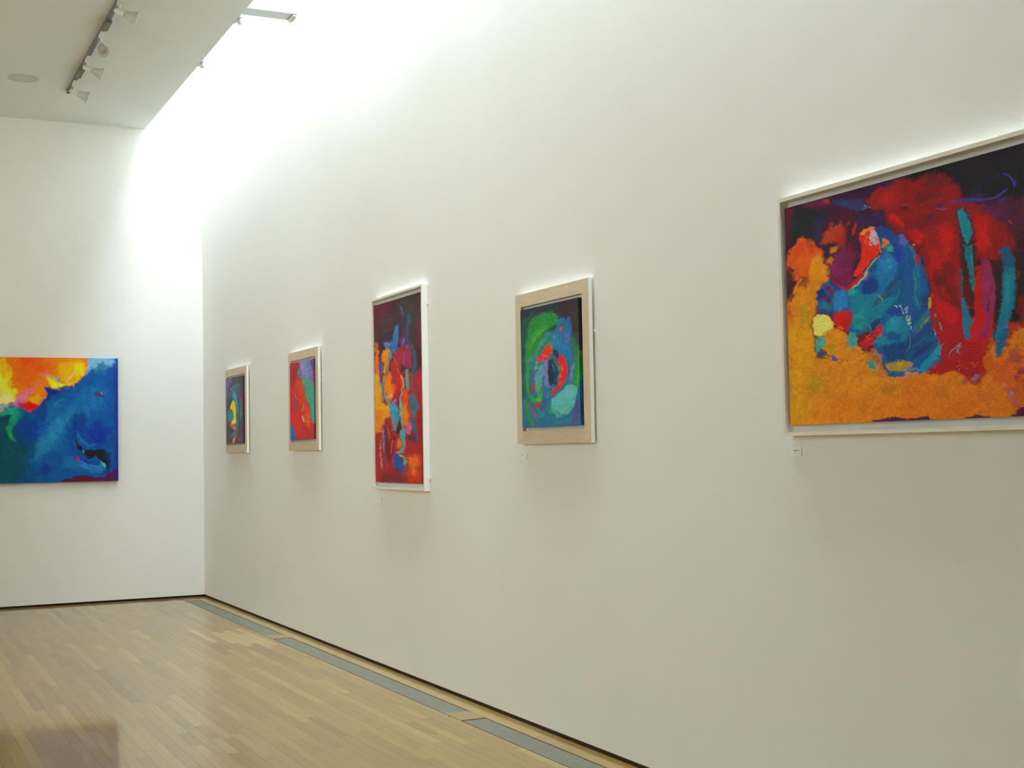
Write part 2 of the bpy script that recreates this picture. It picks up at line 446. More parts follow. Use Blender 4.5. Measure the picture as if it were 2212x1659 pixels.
def strip_solid(mb, s, g=.0004):
    x0, x1, y0, y1, t = s
    c, tx = -.0002, rng.uniform(-.00010, .00010); jz = [c - tx, c + tx, c + tx, c - tx]
    mb.quad_solid([(x0 + g, y0 + g, -.02), (x1 - g, y0 + g, -.02), (x1 - g, y1 - g, -.02), (x0 + g, y1 - g, -.02),
                   (x0 + g, y0 + g, jz[0]), (x1 - g, y0 + g, jz[1]), (x1 - g, y1 - g, jz[2]), (x0 + g, y1 - g, jz[3])])
def set_tone(o, tones):
    at = o.data.attributes.new('tone', 'FLOAT', 'FACE'); at.data.foreach_set('value', tones)
seen, rest = [], []
for s in strips:
    cxs = [(s[0] + s[1]) / 2]
    vis = any(in_frame(xx, s[2] + (s[3] - s[2]) * k / 8) for xx in (s[0], s[1]) for k in range(9))
    (seen if vis else rest).append(s)
seen.sort(key=lambda s: -(s[3] - s[2]) * (s[1] - s[0]) / ((s[2] + s[3]) / 2) ** 3)
rest += seen[295:]; seen = seen[:295]
for s in seen:
    mb = MB(); strip_solid(mb, s); o = mb.build('plank', M_PLANK, floor); set_tone(o, [s[4]] * 6)
mb = MB(); tones = []
for s in rest: strip_solid(mb, s); tones += [s[4]] * 6
o = mb.build('plank_field', M_PLANK, floor); set_tone(o, tones); o['kind'] = 'stuff'
for hx, hy, r in ((-.305, 7.60, .006), (-.03, 6.52, .004)):
    mb = MB(); mb.lathe((hx, hy, -.004), (0, 0, 1), [(0, r), (.0046, r), (.0052, r * .7)], 12)
    tag(mb.build('screw_plug', M_TROUGH, floor), 'small dark screw plug in the pale boards')

# ------------------------------------------------------------------ floor grilles
for (g0, g1), lab in zip(GRILLES, ('farthest grey-green metal floor grille, ending at the corner of the room',
                                   'middle grey-green metal floor grille along the wall, below the tall painting',
                                   'nearest grey-green metal floor grille, cut by the bottom edge of the photo')):
    t = empty('floor_grille', ((GX0 + GX1) / 2, (g0 + g1) / 2, -.02), lab, 'floor grille', 'heating grilles let into the floor')
    oy = (g0 + g1) / 2; ox = (GX0 + GX1) / 2
    a, b = g0 - oy, g1 - oy; x0, x1 = GX0 - ox + .005, GX1 - ox - .009
    mb = MB(); mb.box(x0 - .004, x1 + .007, a - .001, b + .006, -.0015, .002); mb.build('trough', M_TROUGH, t)
    mb = MB()
    mb.box(x0, x0 + .004, a, b - .012, .002, .0195); mb.box(x1 - .004, x1, a, b - .012, .002, .0195)
    mb.box(x0 + .004, x1 - .004, a, a + .004, .002, .0195); mb.box(x0 + .004, x1 - .004, b - .016, b - .012, .002, .0195)
    mb.build('frame', M_STEEL, t)
    mb = MB(); y = a + .008
    while y < b - .02:
        mb.box(x0 + .004, x1 - .004, y, y + .006, .007, .0185); y += .0105
    o = mb.build('bars', M_STEEL, t); o['kind'] = 'stuff'

# ------------------------------------------------------------------ paintings
ART_BIG = (627.5, 590.0, """
p 3b1030 0 9.76 6.51 1 -15.5 -49.8 300.8 -16.4 297.1 265.8 -23.9 209.2
p 150d18 0 14.47 7.23 1 370.4 14.1 403.3 -4.2 518 -13.5 647.7 -4.9 649.1 177.9 518 120.4 402.8 79.3
p 4a1030 0 12.66 9.04 1 434.6 102.5 518 116.9 648.9 144.4 649.7 245.4 434.1 198.9
p 2b0f14 0 10.85 7.23 1 495.9 203.1 518 190.1 649.3 194.8 650.5 347.7 457.3 315.4 457.5 241
p 6c1c24 0 8.2 4.1 1 61.3 309 283.9 329.7 281.5 503.1 57.2 460
p a0301c 0 7.96 4.97 1 271.1 358.4 624.3 398.9 625.7 609.2 267.6 594.7
p 7a1c1c 0 7.96 4.97 0.8 507 329.9 623.9 330 624.6 437.5 515.2 424.1
p cf820e 0 6.15 5.12 1 -2.6 256.2 16.2 226.3 64.3 199.9 112.8 179.8 112.1 208.8 92.5 232.1 80.1 244.7 76.3 298.7 60.9 324 69.8 360.3 72.1 410.8 87.7 417.5 130.6 417.1 194.7 414.3 220.5 445.7 246.1 471.9 282 470.4 280.1 606.5 -8 596.1
p cc7206 0 4.38 4.97 1 271.6 466.8 325.2 476.2 342.6 475.6 359.7 483.7 385.9 479.6 400.6 489.5 411.4 509.8 432.9 515.7 447.1 487.3 440.2 455 457.9 417.1 464.7 447.1 471.5 460.3 485.2 424.6 498.7 409.9 513.6 399.6 518 400.2 547.6 412.1 624.6 445.2 625.6 605.2 269.7 594.8
p cf941a 0 16.39 8.2 0.8 0.4 325.8 68.2 325 68.4 410.4 57.2 460 43.5 592.8 -2.6 591.1
p cf6f02 0 24.59 10.24 0.55 104.3 526.9 281.3 514.7 280.2 597 102.8 590
p c96a05 0 19.89 9.95 0.5 411.2 527 518 524.4 518 596.5 335.6 588.5
p 9c8416 0 9.22 6.15 0.55 54.7 459.8 86.7 457.6 98.2 483.7 80.4 512.7 50.8 510.7
p a08c1c 0 6.15 5.12 0.6 32.6 269.4 52.5 270.1 56.3 313.3 33.6 320.2
p 9a6a0c 0 8.2 5.12 0.5 223.8 508.1 262.7 499.2 270.9 516.3 232.3 523.1
p a8680c 0 7.96 4.97 0.45 336.3 528.2 366.8 528.2 366.7 545.7 340 544.1
p a8620c 0 10.24 6.15 0.35 174.4 528.9 196.9 532.8 196.2 569.3 178.1 568.4
p 181c22 0 11.39 8.14 1 19 10.5 77.4 13.7 114.5 34.6 102.8 58.3 87.5 66.1 84.5 107.8 32.2 100.2 14.1 106.1 7.6 55
p 242a55 0 8.14 6.51 0.7 76.4 51.9 103.1 45 102.3 77.3 93.9 109.9 75 105.7
p 7a2350 0 6.51 4.88 0.7 46.9 0 111.6 1.6 118.5 24.2 60.2 13.1
p b8471c 0 2.93 1.95 0.8 105.9 5.8 117.1 6.9 116.8 17.2 107.6 15.7
p 6a1c18 0 4.88 4.07 0.7 1.2 2 25.2 2.2 20.7 18.7 6.6 21.2
p 5a1220 0 6.51 4.88 0.6 0.7 17.7 16.4 29.5 10.1 105.2 2 103.5
p d25a12 0 3.58 4.56 1 3.1 133.7 13.8 116 28 107.1 32.3 96.2 48.4 86.1 57.6 105.8 75 105.7 84 127 100.7 140.3 107.5 170.5 113.9 214.2 19.3 200.8 2.1 165.5
p cc4214 0 4.88 3.25 0.7 28 107.1 48.2 91.9 57.3 117.4 50.5 149.3 23.1 137.8
p a83a20 0 4.07 3.25 0.6 57.6 105.8 74.8 111.5 76.1 135.1 62.7 132.2
p e08a08 0 4.07 3.25 1 69.8 155.2 81.6 145.9 96.6 152.9 99.9 172.9 114.5 187.3 113.8 218.1 56.7 207.7
p 3b1a28 0 3.25 3.25 0.85 4.4 158 20.2 169.1 23.2 201.6 -0.9 197.2
p 4a1830 0 3.69 4.1 0.8 0.8 188.1 17 198.7 20.8 239.7 12.7 258.7 -0 254.1
p 6e2010 0 3.69 3.69 0.7 34.8 194.4 61.8 199.4 63.9 212.2 48.7 229.4 36.9 207.3
p e8801a 0 2.05 2.87 1 39.7 197.8 43.2 203.5 31.8 211.4 21.1 232.2 18.1 230.4 24.2 212.6
p c43a14 0 5.12 4.1 0.6 1.4 249.2 10 260.8 8.8 301.4 0.7 315.6
p b8401c 0 4.56 4.07 0.85 93.8 113.7 101.9 92.5 117 84.5 119.3 68 128.1 83.3 144.8 74.1 151.4 100.1 131 118.1 101.1 124.9
p a82c1c 0 4.56 4.07 0.8 125.9 98 150.1 81 158.2 118.5 148.6 144.7 134.4 130.3
p b03018 0 2.28 2.28 0.9 169.3 104.2 180.4 82.6 183.8 87.2 174.4 114.7 169 117.2
p 9a3018 0 2.28 2.28 0.7 160.9 79.8 167.2 75.8 166.1 84.8 158.8 92.4
p 2a2034 0 4.23 4.07 0.9 97.2 128 125.3 124.5 119.3 144.2 106 154.8 107.3 178.2 100 169.1
p 7a2458 0 8.14 4.88 0.75 107.4 174.4 137.8 142.4 163.2 138.4 180.4 170.1 161.6 215.4 110.3 205.8
p 6a1030 0 4.88 4.07 0.7 150.6 137.6 172.4 127.3 176.7 173.1 158.5 188.3
p d07a12 0 2.28 2.28 0.9 115.7 137.7 127 132.5 139.8 135.2 130.3 146.5 119.2 149.9
p c87412 0 2.28 2.28 0.9 107.6 162.9 119 157.5 126.2 166.6 118.6 174.7 107.4 172.5
p 7c1c4c 0 7.17 5.12 0.8 112.5 189.4 172.1 200.9 171.5 229.3 143.9 241.1 125.8 221
p b81c28 0 3.69 2.87 1 116.6 214.5 134.8 234.7 153.1 242.7 176 230.1 194.2 209.9 207.3 212.4 198.1 234.1 171 253 143.8 248.3 125.5 235.5
p 36123e 0 6.51 6.51 0.9 119.1 -2 284.3 -3.7 300.7 -6 268.1 18.2 226.6 15.8 217.4 49.6 183.2 29.8
p 2c3468 0 3.58 4.07 0.9 126.2 11.1 165.8 17.8 200.5 34.3 205.4 50.2 186.1 58.2 158.2 38.1 129.5 25.2
p 4a1020 0 4.88 4.07 0.7 129 45.8 156.3 45.1 182.5 62.8 175.2 75.8 139.5 67.2
p 301a48 0 4.88 4.07 0.8 182.5 64.7 250.7 76.1 250.2 108.4 199.3 100.1 182.1 84.9
s 16262e 7.16 1.95 1.63 0.9 205.3 57.5 225.8 60.8 247.5 66.3
s 35507e 2.28 0.98 1.63 0.8 184.4 59.6 198.4 53.9 213.9 54.2
d 7d9fc4 1.3 2.6 34 1 a0.2 196.9 44.3 234.4 50.4 235.9 62.5 205.3 54.7
s 6a86b8 1.63 0.65 1.3 0.8 232.3 28.2 232.9 39.2 228.5 48.9 234.3 57.6
p 8e1a1c 0 4.88 4.88 1 217.9 24.3 240.1 12.3 268.2 12.9 300.5 11.4 298.5 158.8 276.2 136 258.4 114 250.5 90.5 250.9 67.2 217.3 55.1 209.1 40.2
p 861519 0 6.33 5.42 1 273.4 5.7 294.9 7.9 319.3 18.6 336.7 12 373.7 18.8 393.3 43.1 409.3 66.2 409.2 84.7 434.6 104.3 459.5 127.2 480.9 161.6 500.4 191.5 503.3 228.3 485.2 242.8 462.2 241.9 434 232.5 427.4 272.6 330.5 254.9 313.7 192.5 296.5 149.4 271.9 104.1
p a01520 0 2.78 2.78 1 335.7 228.3 423.7 245.4 423.2 337.1 401.8 312.7 403 397.7 422.7 412.9 444 390.3 447.4 424.2 440.2 457.1 443.6 487 411.4 501.2 385.9 477.4 359.7 485.9 336.8 483.9 325.2 480.7 352.3 463.3 360.1 435.7 356.6 409.1 343.7 372.6 338.3 341.4 340.8 281
p b31a1c 0 3.58 3.58 1 429 246.5 441.2 248.9 447.7 361.7 465 347.7 464.9 376.6 452.7 412.3 443.9 428 419.1 420.9 412.1 388.2 424.8 362.5
p a82020 0 4.23 4.07 0.8 238.1 29.7 268 27 277.4 54.4 264.2 61.6 239.4 51.7
p c81818 0 2.93 2.44 1 253.8 87.7 267.1 83.8 283.2 100.2 289.3 123 273.3 110.3
p 5e1818 0 4.07 3.25 0.8 256.8 110 276.4 118.2 298.6 151.8 282.6 141 263.2 125.9
p 5c1416 0 7.23 6.33 0.75 324.7 8.6 357.1 10.3 386.7 37.5 370.1 51.7 336.3 42.6
p 5a1214 0 5.42 4.52 0.7 312 43.7 329.4 48.4 356.7 51.9 369.9 66.8 356.4 74.7 322.1 77.3
p 6a1416 0 9.04 5.42 0.6 293.4 119.1 325.2 113 356.2 97.5 379.6 103.4 352.5 133 310.8 142.8
p c21a1a 0 3.98 3.25 1 296.7 133.7 314.4 133.8 333.4 155.7 322.8 170.9 315.8 167.4
p bd181c 0 8.14 5.42 0.9 359.1 144.2 379.3 137.5 392.4 161.4 388.8 198.6 375.3 214.9 362.2 183.3
p b0161c 0 7.23 5.42 0.8 334.9 169.7 368.7 204 391.9 227.8 391.6 258.4 341 249
p 52141a 0 5.42 4.52 0.75 368.5 227 388.6 227.2 395 255.2 364.8 261.2
p 54201c 0 3.98 3.62 0.7 314 171 331.4 172.8 326 195.1 317.3 189.3
p b81a1a 0 6.33 4.52 1 432.9 135.3 450.1 137.7 464 164.9 462.3 205 443.5 219.5 432.5 206
p 8a1414 0 7.23 5.42 0.8 462.5 160.9 486.9 173.9 498.9 203.8 480.7 227.2 459.2 226.5
p 1c1024 0 3.62 3.25 0.9 285 73.7 301.1 75.8 302.7 84.1 288.5 82.5
p 2a1430 0 3.25 2.71 0.8 339.1 108.6 352.7 106.2 349.2 116.9 339 116.3
p 352048 0 2.53 2.17 0.7 354.6 89.5 374.8 83.3 376.3 96.9 359.6 98.4
s 7c5870 0.9 0.36 0.72 0.8 285.1 65.9 295.8 71.6 306.4 73.3
s 8f7486 1.08 0.36 0.72 0.8 357.9 96.1 369.6 102.8 379.6 103.4
s 7a2c34 0.9 0.36 1.08 0.7 300.5 120.8 316.6 101.2 322 85.1
d 8c4a5c 0.72 5.42 18 0.5 a0.2 310 66.4 386.4 78.8 386.4 86.3 335.9 84.7
p 661014 0 5.97 4.38 0.8 346.7 264.8 380.3 258.2 398.2 303.6 401.6 342.2 379.7 330.4 361.4 306
p 5c0e14 0 3.98 2.98 0.6 347 239.1 373 248.3 376.6 261.7 361.6 280.3 350.4 274.1
p b81222 0 3.58 2.78 1 353.9 298.3 365 315.2 394.3 343.3 394.1 370.9 379.4 373.2 362.8 353.6 351.8 326
p b01020 0 2.78 2.39 0.8 361.6 284.6 369 281.6 379.9 315.5 370.6 311.8
p 1e1420 0 2.53 2.53 0.85 397.6 111.7 415.5 110.6 428.1 141.6 432.6 179.9 433.8 273.8 401.4 267.9 403.7 173.4 399.1 134.6
p 1c7c8e 0 1.45 1.45 1 400.9 114.4 412.2 111.6 418.5 131.8 426.4 156.1 428.7 171.5 421.4 192.4 416.6 195.1 408.6 170.7 402.3 142.9
p 176a74 0 1.45 1.45 1 408.5 191.4 418.1 201.1 426.2 195.3 424.4 226.8 427.4 272.6 419.3 271.1 413.2 222.6
s 1f8494 3.98 1.08 1.08 1 424.5 215.5 425.9 244.1 426.6 272.5
p 1b7484 0 1.59 1.59 1 419.2 248.7 428.9 250.6 429.6 286 426 310.4 421.6 292.9
p 3a1014 0 2.39 2.78 0.9 405.8 250.3 419.2 252.9 423.3 303.7 428.6 304.6 426.6 358.6 419.4 366 412.4 335.4 405.4 309
s 274a5c 5.97 1.59 1.19 0.9 402.3 245.5 402.1 274.8 403.6 308.7
s 5c6f8c 1.19 0.4 0.8 0.8 405 246 404.7 281.6
p 1f6f96 0 1.39 1.59 1 401.8 312.7 409 318 414.2 344.1 419.4 366 423.8 372.9 415.7 382.3 418.3 406 410.2 411.3 403.9 397.8 403.3 359.4
p b01c24 0 1.59 1.19 1 410.7 324.6 419.6 340.7 416 342.3 410.7 333.1
p 8e2150 0 2.89 1.81 1 443.5 228.8 452.9 227 462.2 253 463.6 279.3 441.7 275.2
p 8c2a58 0 1.99 1.59 1 442.9 251.2 463.6 255.3 467.7 298.9 465.9 339.6 458 383.9 451 407.9 438.7 402.2 447.6 374.1 442.5 336 441 294.2
p 4a1440 0 1.79 1.59 1 458.2 328.1 452.9 354.1 448.6 351.4 452.1 335.4
s 5c1838 2.78 1.59 1.19 0.6 460.9 293.6 457.3 321.8
s b8261a 6.76 1.59 1.59 1 463.2 363.9 459.7 384.1 452.7 412.3
p 8c1850 0 3.98 2.78 0.7 435.2 393.4 449.2 399.4 447.4 415.9 435.1 416.5
p 321218 0 2.53 1.81 0.9 460.7 241.6 480.7 243.7 482.1 282.6 463.6 279.3
p 2c1418 0 2.78 2.39 0.9 465.3 257.6 483.8 261.2 480.3 325.5 471.7 377.5 459.6 409 462.4 363.8 468.5 313.4
p 20507c 0 2.89 2.17 1 477.7 221.1 486.8 215.7 497.4 225.2 501.8 249.8 501.8 286.2 482.1 282.6 480.7 245.6
p 1c6e8a 0 3.18 1.99 1 483.8 261.2 502.1 264.7 504.6 309.4 498.7 352.9 485.3 391.7 478.4 419.6 468.2 426.7 459.6 411.1 473.4 373.7 480.4 315.4
p 1b5a88 0 1.59 1.59 1 480.2 395.2 490.3 396.5 483.5 428.5 471.5 456.2 466.4 457.7 462.1 438.5 466.5 422.3
p 2688a0 0 4.77 1.99 0.6 485.5 281.7 497.1 281.9 495.4 328 483.7 350.6 483.7 318
s 1e3048 3.98 1.59 1.19 0.8 471.7 377.5 461.4 405.1 462.2 421.8
s a03818 1.79 1.19 1.99 0.9 508.7 276 509.5 290.2
s b0481a 1.81 0.9 1.45 0.9 494.4 159.4 501.9 171.9
p 5a1a50 0 7.23 5.42 0.6 444 110.4 480.9 128.9 496 147.1 477.8 153.6 459.5 141.8
p 2e1c50 0 5.42 3.62 0.7 409.2 88.5 444.1 82.9 462.7 91.5 450.3 99.2 418.7 102.1
s 2e3a86 6.15 1.81 1.45 0.95 388 88.6 412.4 93 444.1 100.3 462.7 105.2
s 2c3f92 4.7 1.45 1.08 1 459.6 104.4 474.9 103.8 485.5 97.6 496 89.6
s 232f70 1.08 0.54 0.72 1 428.4 79.6 444.2 70.1 459.7 63.5 475 56.9 487.1 54.1
s 2a3888 2.89 0.9 1.08 1 487.1 54.1 497.6 61.5 503.5 72.1 507.2 82
s 2b3c94 5.06 1.45 1.08 1 506.4 78.2 509.4 89.7
p 2e2c66 0 2.89 2.53 0.8 479.5 110.4 491.5 110 493 119.3 482.5 120.3
p b83c14 0 7.96 5.97 0.55 443.9 428 464.6 467.9 518 452.9 518 524.4 464.4 520.3 440.2 465.5
p 7a2c48 0 5.97 5.97 0.65 485.2 449.3 505.3 439.3 510.2 464.3 498.6 475.5 485.1 465.9
p 6a2450 0 3.98 3.98 0.8 498.6 487.8 518 479.4 531.6 494.9 503.6 498.6
p 6a2a58 0 2.78 2.39 0.8 495.2 502 503.6 502.7 501.9 512.9 496.9 510.4
p b0482c 0 6.96 4.97 0.75 478.2 523.4 515.2 524.2 518 565.5 490 570.2 476.4 544.2
p 98587a 0 3.98 3.18 0.85 478.2 536 496.8 535.2 495.1 547.6 481.6 546.7
d c08898 1.59 5.17 16 0.8 a0.1 483.3 536.4 495.1 537.2 495.1 545.5 483.3 544.7
p a05a66 0 3.18 2.39 0.8 486.7 553.3 501.8 554.2 498.5 561.3 488.3 559.6
p b87a58 0 3.58 2.78 0.7 464.4 518.2 483.3 521.8 481.6 525.8 466.2 523.6
p 4a1838 0 2.78 2.78 1 496.8 581 503.5 570.9 518 569.7 547.8 569.3 547.9 606 481.5 594.9
p 52203e 0 1.19 1.99 1 263.7 585.3 300.2 584.6 318.1 580.9 327.9 581.4 337.6 589.7 296 598.1 263.5 596.8
p 4c1c38 0 1.19 1.99 1 399.9 589.1 425.4 583.8 434.3 586.4 446.7 587 464.2 594.2 410.8 596.1
p 55204a 0 1.23 1.64 1 204.8 587.9 231.3 581.8 261.5 579.6 280.4 584 280.3 592.3 209.1 594.2
p 7a4a68 0 2.39 2.78 0.9 396.8 506.5 402.3 498.3 409.5 509.6 402.2 515.5
p 74688e 0 2.39 2.78 0.9 415 501.5 424.1 491.6 431.2 496.5 422.2 508.5
d 8c3a50 1.99 4.77 60 0.6 a1.2 385.9 477.4 443.7 478.5 443.5 508.1 400.4 511.1
d d8701c 1.99 3.18 22 0.9 a0.5 375 459 440.2 457.1 440.1 478.2 378.5 476.7
s 6a7c94 3.18 0.99 2.78 0.8 376.9 448.3 378.9 437.7 388.2 425.8 397.4 418.3 393.6 437.2
d 7d94aa 1.79 3.98 14 0.9 a1.2 388.3 417.2 399.2 418.5 395.4 439.5 389.9 436.8
p 1c4c8c 0 1.95 2.6 1 224.8 113.4 238.5 107.5 256.7 119 276.1 141.4 298.5 158.8 297.3 251.5 189.7 231.9 209.4 205.7 225.2 186.7 237.3 178.2 232.8 144.4
p 1c5a94 0 2.05 2.87 1 209.4 217.5 285.5 218.3 281.8 484.4 245.9 481.3 233.6 442.3 212.5 406.7 226.1 375.2 213.3 364 177.6 369 155.2 356.4 119.1 307.5 78.8 296.6 80.1 244.7 92.5 232.1 107.2 215.2 125.5 235.5 157.4 250.7 180.2 242.7
p 1c5490 0 1.59 2.39 1 273.2 216.1 328 226.8 337.3 258.8 338.3 341.4 343.7 372.6 356.6 409.1 360.1 435.7 348.5 458.5 325.2 478.4 297.6 478.2 269.6 462.1
p 1d4f90 0 1.08 1.81 1 276.6 156.9 301.6 168.3 317.2 197.2 327.4 218.9 334 255.5 275.3 244.8
p 4f5cae 0 1.27 1.81 1 278.7 137.5 289.5 141.9 296.4 159.2 292.7 170.3 278.4 161.3
p 1a3f86 0 3.25 2.93 1 226.5 117.4 240.1 109.7 259.9 123.3 272.7 146 262.8 151 243.1 133.9
p cc7c1e 0 0.98 1.63 1 239.5 144 244.7 137.9 254.6 145.5 259.3 161 252.8 156 246.2 149.1
p b4704e 0 0.98 1.3 1 237.6 158.2 242.9 146.6 252.8 156 249.3 162.5 239.2 162.2
p 3aa48a 0 0.81 1.46 1 249.3 162.5 262.6 160.9 272.4 169.3 269 175.8 252.4 175.9
p 17607e 0 1.63 1.95 1 237.5 163.6 249.3 164.3 250.7 177.3 239 174.9
p 2470b4 0 4.07 3.25 0.9 225.2 186.7 249.1 177 265.6 184.1 275.1 207.7 264.9 231 228.1 220.4
p 2a8cae 0 2.93 2.28 0.6 236.9 203.7 255.6 189.2 265.4 194.9 261.8 215.9 248.3 227.9
d 6ea4d0 1.63 2.93 40 0.6 a0.8 228.6 189.2 262.3 183.4 271.5 228.7 231.4 224.7
p 1d3c96 0 2.6 2.28 0.9 262.8 151 282.2 169.6 281.6 209 271.8 207 265.5 187.7
p d8341a 0 1.63 2.28 1 190.2 116.4 199.2 105.6 213 103.3 224.9 107.9 231.3 131.3 237.4 172.7 223.7 179.1 211.4 195 195.4 210.5 179.3 222.5 172.3 217.4 190.7 179.7 193 154.1 188.2 130.8
p e8860e 0 1.3 1.95 1 192 115 200.9 106 214.8 101.9 224.9 107.9 221.4 114.4 207.7 113.1 195.4 119.5
d e0a87a 0.98 4.23 24 0.7 a1.4 199 114.7 209.3 120.8 208.8 146.4 200.1 146.4
p b8aec8 0 1.3 2.6 0.75 216.3 115 224.8 113.4 231.3 131.3 229.3 150.9 217.4 148.3 212.5 132.5
d dcd8e0 1.46 3.58 60 0.95 a1.2 215.4 114.8 225.6 115.4 231.3 134.9 229.2 154.5 210.4 154.2 212.5 130.7
d b02030 1.3 2.93 26 0.9 a1.2 217.8 124.6 231.3 131.3 230.9 154.9 219 152.3
s c8a090 1.14 0.49 0.98 1 232.9 135.3 235.1 155.8 237.3 176.4
s 4a1020 1.63 0.65 1.3 0.3 217.5 141 223.9 166.2
s 60a496 4.23 0.98 1.95 1 235.6 179.7 223.5 186.4 214.7 199.4 202.3 215.5 195.1 225.4
s a8b89a 1.46 0.49 1.63 1 232.2 180.8 220 191.2 211.1 206.1 198.7 220.4
s 7aa89c 5.33 1.23 2.46 1 209.5 210.5 200.5 225.2 187 236.8 173.3 248.7
s c0b890 1.64 0.61 2.05 1 207.3 212.4 196 229 180.2 242.7 166.6 248.7
s c83a24 2.87 1.02 2.05 0.8 209.3 222.1 202.5 232.6 193.5 242.7
p 1a3a88 0 3.69 2.87 1 193.7 235.7 215.7 228 232.6 252 223.7 269.1 201.7 274.8 188.6 267.9
p 2474b0 0 6.15 3.69 0.9 220.3 214.9 262.7 218.4 266.5 246.6 240.9 265.1 226.3 243.9
p 1d7898 0 4.51 3.28 0.95 180 249.8 193 271 240.8 272 266.4 251.1 280.7 251.4 274.2 284.6 248.5 317.4 235.5 334.1 218 345.8 191.2 363.5 164.4 352.8 165.3 309.6 156.8 281.8
p 259090 0 5.12 3.69 0.7 169.7 317.4 192.2 308.8 200.4 343.3 186.8 360.6 169 348.6
p 2aa090 0 2.46 2.87 0.9 157.4 253.1 171.1 248.3 179.8 259.3 170.6 269.7 157.1 265
p 2c74b8 0 2.46 2.87 1 120.3 258.9 129.8 250.8 148.3 249.1 157 272.2 152 293.1 137.9 303 119.4 295.3 122.1 278.7
d 58a0c8 1.84 3.28 60 0.7 a1 122.7 254.4 155.1 255.1 154.1 298.2 124 298.5
p 1c2c78 0 2.05 2.46 1 80.2 242.3 92.5 232.1 103.9 251.2 115.3 267.8 110.3 281.7 96.4 264.7 86.9 263.2 81.7 274.7
p 6c1838 0 2.05 2.46 0.8 99.8 226 116.1 236.2 125.2 250 117.7 268.2 110.9 257.3 101.9 238.6
p 7c1830 0 2.05 2.46 0.8 86.9 260.7 99 257.8 117.5 277.9 112.6 282 96.4 267.2
p 1c2c70 0 2.05 2.05 0.8 109.7 208.3 121.1 222.6 139.2 245.1 125.3 242.7 111.7 225.7
p 1f7490 0 2.05 2.05 0.9 91.4 273.8 110.3 279.2 119.5 290.5 105.2 295.6 93.4 288.9
p 3c3468 0 2.87 2.46 0.8 79.3 274.3 91 288.5 123.9 303.3 119 312.4 85.8 305.1 76.3 298.7
p c01c22 0 1.84 2.05 1 119.1 310 133.3 302.3 165.3 307.2 166 328.9 157.7 347.1 143.7 354.9 132.3 343.6 118.8 322.2
p 7c3468 0 2.46 2.46 0.6 153.9 307.8 166.5 307.3 166.2 321.7 155.9 320.2
p e0d468 0 1.84 3.28 1 71.1 310.4 78.6 301.5 104.9 307.9 118.6 327.1 122.9 347.3 103.9 349.7 84.3 362.1 69.9 355.3 66.8 332.3
d f0e890 2.05 2.87 80 0.8 a1.1 72.4 305.6 104.9 307.9 120.7 339.6 101.5 349.4 72.3 355.6
d b89a20 1.64 2.87 30 0.6 a1.1 72.3 310.6 104.7 315.2 118.3 341.7 79.6 356.5
p d08420 0 2.46 3.69 1 91.8 353.1 123 342.4 150.5 360.7 159 390.9 181.4 403.2 199.1 414.8 180.9 429.7 130.5 422 97.6 408.6 88.5 387.6
d e8a030 1.84 4.51 60 0.9 a0.6 114 323.9 141.6 344.9 150.3 370.4 108.3 365.1
d c83018 1.64 3.69 30 0.8 a0.7 113.8 331.3 143.8 350.1 136.5 363.8 122.7 354.6
p b09420 0 5.12 3.69 0.6 93.4 383.1 121.8 391.4 121.4 411.1 100 408.8
p 2f9c96 0 1.64 3.69 0.85 71.9 370.6 89.2 360.2 101 369.1 98.2 383.7 83.3 402 73.6 400.9
d 46b0a0 2.05 3.69 40 0.7 a1 74.6 360.9 101.1 364.2 93.3 388.1 76 401.2
d 303848 1.64 4.51 22 0.6 a0.2 72.3 355.6 93.7 373.2 100.1 403.8 75.8 408.7
p 2c4878 0 1.64 2.05 1 73.5 403.4 90.6 400.3 97.6 408.6 75.6 416.2
s 20242c 1.84 0.61 1.64 0.9 60.8 326.5 67.7 344.9 70.7 370.4 73.6 400.9
p 3a9c98 0 1.84 3.69 0.85 150.3 370.4 162 359.7 173.1 368.4 177.2 388.2 167.9 404 154.3 395.2
d 58b4a8 1.84 4.1 50 0.7 a1 148.2 360.4 177.8 361.8 177 397.8 154.1 407.4
p 1d2a50 0 1.84 2.87 0.8 204.8 343.9 222.5 337 235.5 334.1 230.9 347.6 213.3 364 204.5 362.9
p c01e22 0 1.64 2.46 0.9 211.1 363.8 230.9 349.9 239.3 360.4 232.5 380.7 212.9 383
p c41c1c 0 1.64 2.46 1 184 389 199.8 376.6 215.2 378.5 217.1 393 206 401.2 190.4 404.2 181.6 396
d b0a8a8 1.02 6.15 20 0.7 a0.4 177.7 364.2 232.8 361.9 232.5 380.7 190.7 389.8
s 90a0a8 1.23 0.41 1.02 0.8 204.8 343.9 210 363.6
s 2c2430 4.1 1.23 2.46 0.7 185.7 415.7 196.9 414.5
p b86c38 0 2.05 2.87 0.7 198.9 424.4 212.5 406.7 229.6 422.9 233.5 451.7 243.8 478.8 220 476.7 207 463.6 196.3 443.3
p 2e9090 0 1.43 2.46 1 198.6 441.1 209.8 435.1 216.1 450 213.7 461.8 202.7 458.4
s 70a0a0 1.23 0.41 1.64 0.8 198.7 433.9 212.2 421 225.3 422.4 231.5 439.7 226.9 455.9 211.4 464 198.5 448.3
s 5a4a68 1.23 0.41 0.82 0.9 204.8 463.4 217.8 476.5 243.7 482.3
d 8aa0a0 1.02 4.92 26 0.7 a0.9 216.6 421.5 233.9 428.1 233.5 451.7 220.5 450.5
s e89a40 1.64 0.61 1.02 1 87.9 412.5 102.3 415.3 116.3 425.5 139.6 432.8 162.6 437.5 180.9 429.7 196.7 424.1
d c02c14 1.64 4.51 26 0.9 a0.1 130.5 424.4 158.2 429.8 158 437.1 134.9 433.5
